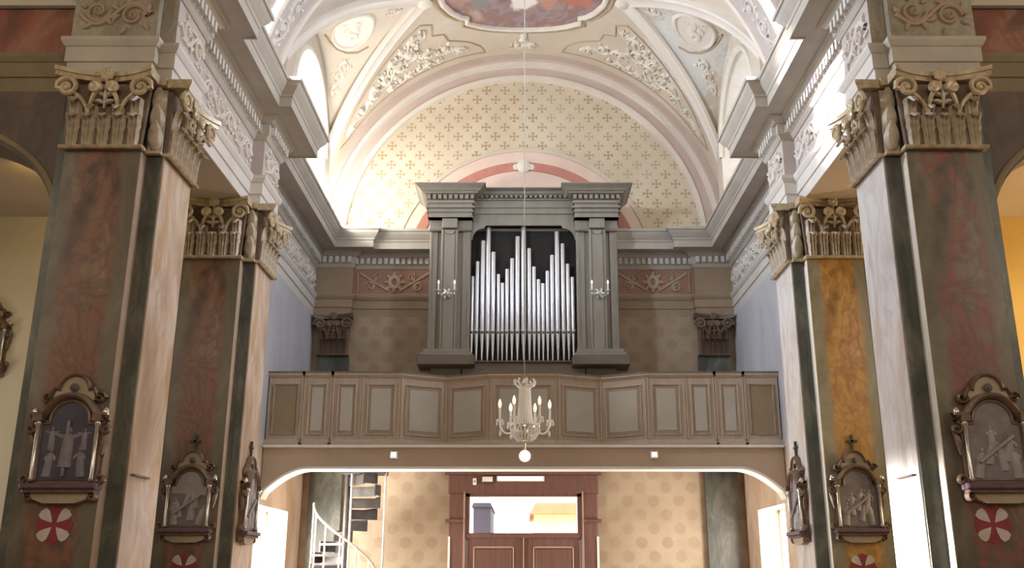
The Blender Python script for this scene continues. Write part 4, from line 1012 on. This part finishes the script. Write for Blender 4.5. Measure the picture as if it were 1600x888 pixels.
# body: side towers, back, lower console
OB(MB().box(-xo_+.02, xo_-.02, 16.05, 16.50, 1.69, ze0+.3), 'case_back', 'organdark')
OB(MB().box(-xi_, xi_, 16.0, 16.06, zs0-.3, ze0+.02).box(-xi_, xi_, 15.845, 16.06, oz(205), oz(205)+.05).box(-xi_-.01, -xi_+.012, 15.85, 16.06, zs0-.1, ze0).box(xi_-.012, xi_+.01, 15.85, 16.06, zs0-.1, ze0), 'case_interior', 'case')
OB(MB().box(-1.05, 1.05, 15.80, 16.1, 1.69, oz(792)), 'console', 'organdark')
for sx in (-1, 1):
    def S(a, b): return sorted((sx*a, sx*b))
    a, b = S(xi_, xo_); tw = OB(MB().box(a, b, 15.78, 16.1, zb0, ze0+.02), 'side_tower')
    a, b = S(xi_+.12, xo_-.06); OB(MB().box(a, b, 15.80, 16.1, 1.69, zb0+.02), 'tower_plinth', 'organdark')
    h0, h1 = ox(275), ox(345)
    a, b = S(h0, h1); OB(MB().bbox(a, b, 15.66, 15.80, zs0, zn0, .012), 'pilaster', 'organ', tw)
    a, b = S(h0+.045, h1-.045); OB(MB().bbox(a, b, 15.645, 15.67, zs0+.06, zn0-.09, .01), 'pilaster_panel', 'organ', tw)
    for q in (h0+.012, h1-.037): a, b = S(q, q+.025); OB(MB().box(a, b, 15.64, 15.67, zs0, zn0-.02), 'pilaster_bead', 'organ', tw)
    xm = sx*(h0+h1)/2
    OB(MB().prism([(xm-.09,zn0-.03),(xm+.09,zn0-.03),(xm+.06,zn0-.09),(xm,zn0-.11),(xm-.06,zn0-.09)], lambda u,v,d: (u,d,v), 15.63, 15.67), 'pilaster_drop', 'organ', tw)
    for q0, q1 in ((ox(360), xo_), (xi_, ox(258))):
        a, b = S(q0, q1); OB(MB().bbox(a, b, 15.745, 15.79, zs0, zn0, .012), 'tower_strip', 'organ', tw)
        a, b = S(q1-.045, q1-.02) if q1 == xo_ else S(q0+.02, q0+.045); OB(MB().box(a, b, 15.725, 15.75, zs0, zn0-.02), 'strip_bead', 'organ', tw)
    # neck blocks
    a, b = S(ox(278), ox(342)); OB(MB().bbox(a, b, 15.60, 15.80, zn0, ze0, .01), 'neck_block', 'organ', tw)
    a, b = S(xi_-.01, xo_+.01); OB(MB().bbox(a, b, 15.71, 15.80, zn0, ze0, .01), 'neck_band', 'organ', tw)
    a, b = S(xi_, xo_); OB(MB().box(a, b, 15.70, 15.80, zn0-.025, zn0+.0), 'neck_fillet', 'organdark', tw)
    # entablature block with cornice and dentils
    a, b = S(ox(215,150,15.58), ox(398,150,15.58))
    blk = OB(MB().box(a, b, 15.58, 16.3, ze0, zc1+.05), 'entablature_block')
    def collar(mb, lst):
        for pr, z0, z1 in lst: mb.box(a-pr, b+pr, 15.58-pr, 16.3, z0, z1)
        return mb
    hh = zc1-ze0
    OB(collar(MB(), ((.03, ze0+hh*.30, ze0+hh*.38), (.02, ze0, ze0+hh*.06), (.04, ze0+hh*.55, ze0+hh*.66), (.03, zc1-.05, zc1))), 'architrave_bands', 'organ', blk)
    m = MB(); zd = zc1+.015; hd = .075; n = 9
    OB(MB().box(a-.02, b+.02, 15.56, 16.3, zc1, zc1+.10), 'dentil_ground', 'organdark', blk)
    for k in range(n):
        u = lerp(a-.045, b+.045, (k+.5)/n); m.box(u-.028, u+.028, 15.505, 15.57, zd, zd+hd)
    for k in range(6):
        v = 15.6+k*.12; m.box(min(sx*abs(b if sx>0 else a), 0) if 0 else (b+.02 if sx > 0 else a-.05), (b+.05 if sx > 0 else a-.02), v, v+.06, zd, zd+hd)
    o = OB(m, 'dentil_row', 'organ', blk); o['kind'] = 'stuff'
    zk = zc1+.10; ht = zt-zk
    prof = [(.06,zk),(.10,zk+ht*.10),(.10,zk+ht*.22),(.13,zk+ht*.3),(.16,zk+ht*.55),(.22,zk+ht*.85),(.235,zk+ht*.87),(.235,zt)]
    pth = [(b, 16.35), (b, 15.58), (a, 15.58), (a, 16.35)]
    OB(MB().sweep(pth[::-1], [(-p_,z) for p_,z in prof] + [(.05,zt),(.05,zk)]), 'cornice', 'organ', blk)
    OB(MB().box(a, b, 15.58, 16.35, zk, zt-.005), 'cornice_core', 'organ', blk)
    # tower foot
    a, b = S(xi_-.02, xo_+.06)
    for pr, z0, z1, mt in ((0, zs0, zs0+.07, 'organ'), (.04, zs0-.05, zs0, 'organ'), (.08, zb0-.06, zs0-.05, 'organdark')):
        OB(MB().bbox(a-pr, b+pr, 15.62-pr, 16.1, z0, z1, .012), 'foot_moulding', mt, tw)
# middle entablature
zmt = oz(60, 15.62); xr = ox(215,150,15.58)+.0
ent = OB(MB().box(-xr, xr, 15.80, 16.3, ze0-.02, zmt-.02), 'middle_entablature')
hh = zmt-ze0
OB(MB().box(-xr, xr, 15.77, 15.81, ze0+hh*.24, ze0+hh*.30).box(-xr, xr, 15.775, 15.81, ze0+hh*.44, ze0+hh*.5).box(-xr, xr, 15.76, 15.81, ze0+hh*.68, ze0+hh*.72), 'architrave_bands', 'organ', ent)
m = MB(); n = 20
for k in range(n):
    u = lerp(-xr+.03, xr-.03, (k+.5)/n); m.box(u-.025, u+.025, 15.73, 15.80, ze0+hh*.73, ze0+hh*.81)
OB(m, 'dentil_row', 'organ', ent)['kind'] = 'stuff'
z1 = ze0+hh*.81
prof = [(.06,z1),(.10,z1+.03),(.10,z1+.06),(.15,z1+(zmt-z1)*.75),(.18,z1+(zmt-z1)*.8),(.18,zmt),(-.05,zmt),(-.05,z1)]
OB(MB().sweep([(xr,15.80),(-xr,15.80)], prof), 'cornice', 'organ', ent)
# arched head of the pipe opening
hx, ex = ox(160, 230), xi_
zh, zlow = oz(214), oz(275)
sp = [(-ex,ze0),(ex,ze0),(ex,zlow)]
cvp = [(ex-.02-(ex-.02-hx-.05)*(1-math.cos(k/8*math.pi/2)), zlow+(zh-.06-zlow)*math.sin(k/8*math.pi/2)) for k in range(9)]
cvp += [(hx+.03, zh-.05), (hx, zh)]
sp += cvp + [(-x,z) for x,z in cvp[::-1]] + [(-ex,zlow)]
OB(MB().prism(sp, lambda u,v,d: (u,d,v), 15.79, 15.84), 'opening_head', 'organ')
OB(MB().bbox(-xi_, xi_, 15.74, 16.0, oz(795), oz(788), .01), 'pipe_sill', 'organdark')
tops = [(263,438),(284,375),(307,288),(330,232),(352,335),(374,428),(391,465),(410,407),(431,362),(454,270),(480,216),(504,320),(524,397),(543,450),(561,467),(580,415),(600,348),(622,250),(646,300),(667,385),(687,440)]
PY = 15.90
zmth, zft = oz(680, PY), oz(790, PY)
rail = OB(MB().box(ox(-228,650,PY), ox(228,650,PY), PY+.05, PY+.08, oz(664,PY), oz(655,PY)), 'pipe_rail', 'organdark')
for k,(px_, py_) in enumerate(tops):
    x = ox(px_-479.5, 500, PY); z1 = oz(py_, PY)
    gap = min(abs(px_-q[0]) for j,q in enumerate(tops) if j != k); rad = .0041*gap*.5*.90*(1.08 if k in (3,10,17) else 1)
    rad = min(rad, .047)
    pp = OB(MB().lathe([(rad*.32,zft),(rad*.95,zmth-.02),(rad,zmth),(rad,z1-.006),(rad*.96,z1)], (x,PY,0), 16), 'pipe', 'pipe', None, True)
    OB(MB().prism([(x-rad*.62,zmth+.005),(x+rad*.62,zmth+.005),(x+rad*.5,zmth+.03),(x,zmth+.045),(x-rad*.5,zmth+.03)], lambda u,v,d: (u,d,v), PY-rad-.004, PY-rad*.6), 'pipe_mouth', 'mouth', pp)
    OB(MB().box(x-rad*1.02, x+rad*1.02, PY-rad-.006, PY-rad*.3, zmth+.055, zmth+.065), 'pipe_lip', 'pipe', pp)
# candle sconces on the organ pilasters
for px_, side in ((698,'left'),(937,'right')):
    p = at(px_, 458, 15.6)
    r = thing('wall_sconce', 'silver two-candle sconce on the %s organ pilaster' % side, 'sconce', (p.x, 15.645, p.z-.1), 0, 'sconces on the organ case')
    r.rotation_euler = (0,0,0)
    bp = MB().lathe([(0,0),(.05,0),(.06,.015),(.03,.035),(0,.04)], (p.x,15.645,p.z), 12, 'y').build('backplate', M['silver'], r, True)
    for k in range(6): m = MB(); leaf(m, lambda u,v,h: (p.x+u,15.63-h,p.z+v), .03*math.cos(k*1.05), .03*math.sin(k*1.05), k*1.05, .075, .015, .02, .5); m.build('crystal_leaf', M['crystal'], r, True)
    for e in (-1, 1):
        xx = p.x+e*.135
        MB().tube([(p.x,15.61,p.z-.02),(p.x+e*.05,15.56,p.z-.075),(p.x+e*.11,15.53,p.z-.05),(xx,15.52,p.z+.01)], .010, 6).build('arm', M['silver'], r, True)
        cu = MB().lathe([(.01,0),(.035,.01),(.04,.022),(.015,.028)], (xx,15.52,p.z+.01), 10).build('drip_cup', M['crystal'], r, True)
        cd = MB().lathe([(.014,.03),(.014,.12),(.012,.125)], (xx,15.52,p.z+.01), 8).build('candle', M['white'], r, True)
        MB().lathe([(.010,.125),(.020,.15),(.015,.175),(.003,.20)], (xx,15.52,p.z+.01), 8).build('bulb', M['bulb'], cd, True)
        MB().lathe([(0,-.055),(.012,-.045),(.008,-.02),(.002,0)], (xx,15.52,p.z+.005), 6).build('crystal_drop', M['crystal'], r, True)

# ================================================================== CHANDELIER
CY, CX = 11.0, .015
def hz(yz): return at(818, 570+yz/5.225, CY).z
ch = thing('chandelier', 'crystal chandelier with candle bulbs and a white globe below', 'chandelier', (CX, CY, hz(795)))
HB = lambda mb, n, mt='crystal', p=None, sm=True: mb.build(n, M[mt], p or ch, sm)
u_ = .00735/5.225
HB(MB().tube([(CX,CY,hz(110)),(CX-.004,CY,hz(10)),(CX,CY,zb(0))], .0055, 6), 'hanging_wire', 'lead')
HB(MB().lathe([(.004,hz(110)),(30*u_,hz(150)),(42*u_,hz(175)),(40*u_,hz(195)),(0,hz(196))], (CX,CY,0), 12), 'crown_ring', 'silver')
for k in range(8):
    a = k*math.pi/4+.2; c_, s_ = math.cos(a), math.sin(a)
    pts = [(40,185),(62,178),(82,160),(92,138),(84,122),(70,130)]
    HB(MB().tube([(CX+q*u_*c_, CY+q*u_*s_, hz(z)) for q,z in pts], [.014,.013,.011,.009,.008,.006], 6), 'crown_scroll')
m = MB(); n = 24
for k in range(n):
    a = 2*math.pi*k/n; c_, s_ = math.cos(a), math.sin(a)
    pts = [(41,190),(44,260),(48,340),(55,420),(66,480),(90,505),(112,520)]
    st = MB().tube([(CX+q*u_*c_, CY+q*u_*s_, hz(z)) for q,z in pts], [.0105]*7, 5)
    HB(st, 'crystal_strand')
HB(MB().lathe([(20*u_,hz(200)),(24*u_,hz(400)),(40*u_,hz(480)),(30*u_,hz(560)),(0,hz(565))], (CX,CY,0), 12), 'stem', 'silver')
HB(MB().lathe([(112*u_,hz(500)),(116*u_,hz(515)),(112*u_,hz(530)),(106*u_,hz(515))], (CX,CY,0), 24), 'bowl_ring', 'silver')
for k in range(24):
    a = 2*math.pi*k/24; c_, s_ = math.cos(a), math.sin(a)
    pts = [(112,520),(108,560),(92,595),(62,618),(40,626)]
    HB(MB().tube([(CX+q*u_*c_, CY+q*u_*s_, hz(z)) for q,z in pts], [.008,.010,.009,.008,.006], 5), 'bowl_pendant')
HB(MB().lathe([(0,hz(612)),(48*u_,hz(612)),(60*u_,hz(622)),(40*u_,hz(632)),(12*u_,hz(640)),(10*u_,hz(700)),(0,hz(701))], (CX,CY,0), 16), 'bottom_cap', 'silver')
HB(MB().lathe([(47*u_*math.sin(math.pi*k/12)+.0005, (hz(698)+hz(795))/2 - (hz(698)-hz(795))/2*math.cos(math.pi*k/12)) for k in range(13)], (CX,CY,0), 20), 'globe', 'globe')
for k in range(6):
    a = 2*math.pi*k/6 + .09; c_, s_ = math.cos(a), math.sin(a)
    rr_ = 205*u_
    pts = [(70,540),(110,560),(150,565),(182,545),(200,505),(205,470)]
    ar = HB(MB().tube([(CX+q*u_*c_, CY+q*u_*s_, hz(z)) for q,z in pts], .012, 6), 'arm')
    xx, yy_ = CX+rr_*c_, CY+rr_*s_
    HB(MB().lathe([(.006,hz(475)),(.035,hz(462)),(.043,hz(452)),(.03,hz(448)),(.0,hz(447))], (xx,yy_,0), 12), 'drip_pan', 'crystal', ar)
    cd = HB(MB().lathe([(.013,hz(450)),(.013,hz(360)),(.011,hz(357))], (xx,yy_,0), 8), 'candle', 'white', ar)
    HB(MB().lathe([(.011,hz(358)),(.021,hz(335)),(.019,hz(312)),(.010,hz(292)),(.002,hz(282))], (xx,yy_,0), 8), 'bulb', 'bulb', ar)
    for e in range(5):
        b_ = e*1.257; HB(MB().lathe([(0,hz(500)),(.010,hz(490)),(.006,hz(470)),(.001,hz(455))], (xx+.04*math.cos(b_),yy_+.04*math.sin(b_),0), 6), 'crystal_drop', 'crystal', ar)
    HB(MB().lathe([(0,hz(592)),(.014,hz(575)),(.012,hz(555)),(.002,hz(535))], (xx*.98+CX*.02,yy_,0), 8), 'pear_drop', 'crystal', ar)

# ================================================================== SPIRAL STAIR
SX, SY, SR = -2.76, 15.35, .52
ss = thing('spiral_stair', 'narrow iron spiral stair with pale balusters below the left of the loft', 'staircase', (SX, SY, Z0))
MB().tube([(SX,SY,Z0),(SX,SY,1.6)], .045, 12).build('centre_pole', M['iron'], ss, True)
rails = []
for k in range(18):
    ph = math.radians(-36 + 28*k); zt_ = 1.40 - .168*k
    if zt_ < Z0+.05: break
    pts = [(SX+.04*math.cos(ph), SY+.04*math.sin(ph))] + [(SX+SR*math.cos(ph+math.radians(e)), SY+SR*math.sin(ph+math.radians(e))) for e in (-17,-6,6,17)]
    tr_ = MB().prism(pts, lambda u,v,d: (u,v,d), zt_-.035, zt_).build('tread', M['iron'], ss)
    a0, a1 = ph-math.radians(17), ph-math.radians(15)
    MB().prism([(SX+.05*math.cos(a0),SY+.05*math.sin(a0)),(SX+SR*math.cos(a0),SY+SR*math.sin(a0)),(SX+SR*math.cos(a1),SY+SR*math.sin(a1)),(SX+.05*math.cos(a1),SY+.05*math.sin(a1))], lambda u,v,d: (u,v,d), zt_-.15, zt_-.02).build('riser', M['iron'], ss)
    MB().prism([(SX+q*math.cos(ph+math.radians(e)), SY+q*math.sin(ph+math.radians(e))) for q,e in ((SR,-17),(SR,0),(SR,17),(SR-.02,17),(SR-.02,0),(SR-.02,-17))], lambda u,v,d: (u,v,d), zt_-.13, zt_+.03).build('string_plate', M['iron'], ss)
    bx, by = SX+SR*.96*math.cos(ph), SY+SR*.96*math.sin(ph); rails.append((bx, by, zt_+.93))
    if zt_+.93 < 1.12: MB().tube([(bx,by,zt_-.05),(bx,by,zt_+.93)], .013, 6).build('baluster', M['paleiron'], ss, True)
rp = [p for p in rails if p[2] < 1.12]
fine = []
for k in range(len(rp)*6):
    ph = math.radians(-36 + 28*(18-len(rp)-(18-len(rails))) + 28*k/6); zz = rp[0][2] - .168*k/6
    fine.append((SX+SR*.96*math.cos(ph), SY+SR*.96*math.sin(ph), zz))
MB().tube(fine, .018, 8).build('handrail', M['paleiron'], ss, True)
for e in (-.62, .62): MB().tube([(SX+.62*(1 if e > 0 else .16), SY-.2, Z0), (SX+.62*(1 if e > 0 else .16), SY-.2, 1.58)], .017, 8).build('support_post', M['paleiron'], ss, True)
MB().box(SX-.05, SX+.62, SY-.45, SY+.1, 1.42, 1.595).build('landing_frame', M['iron'], ss)
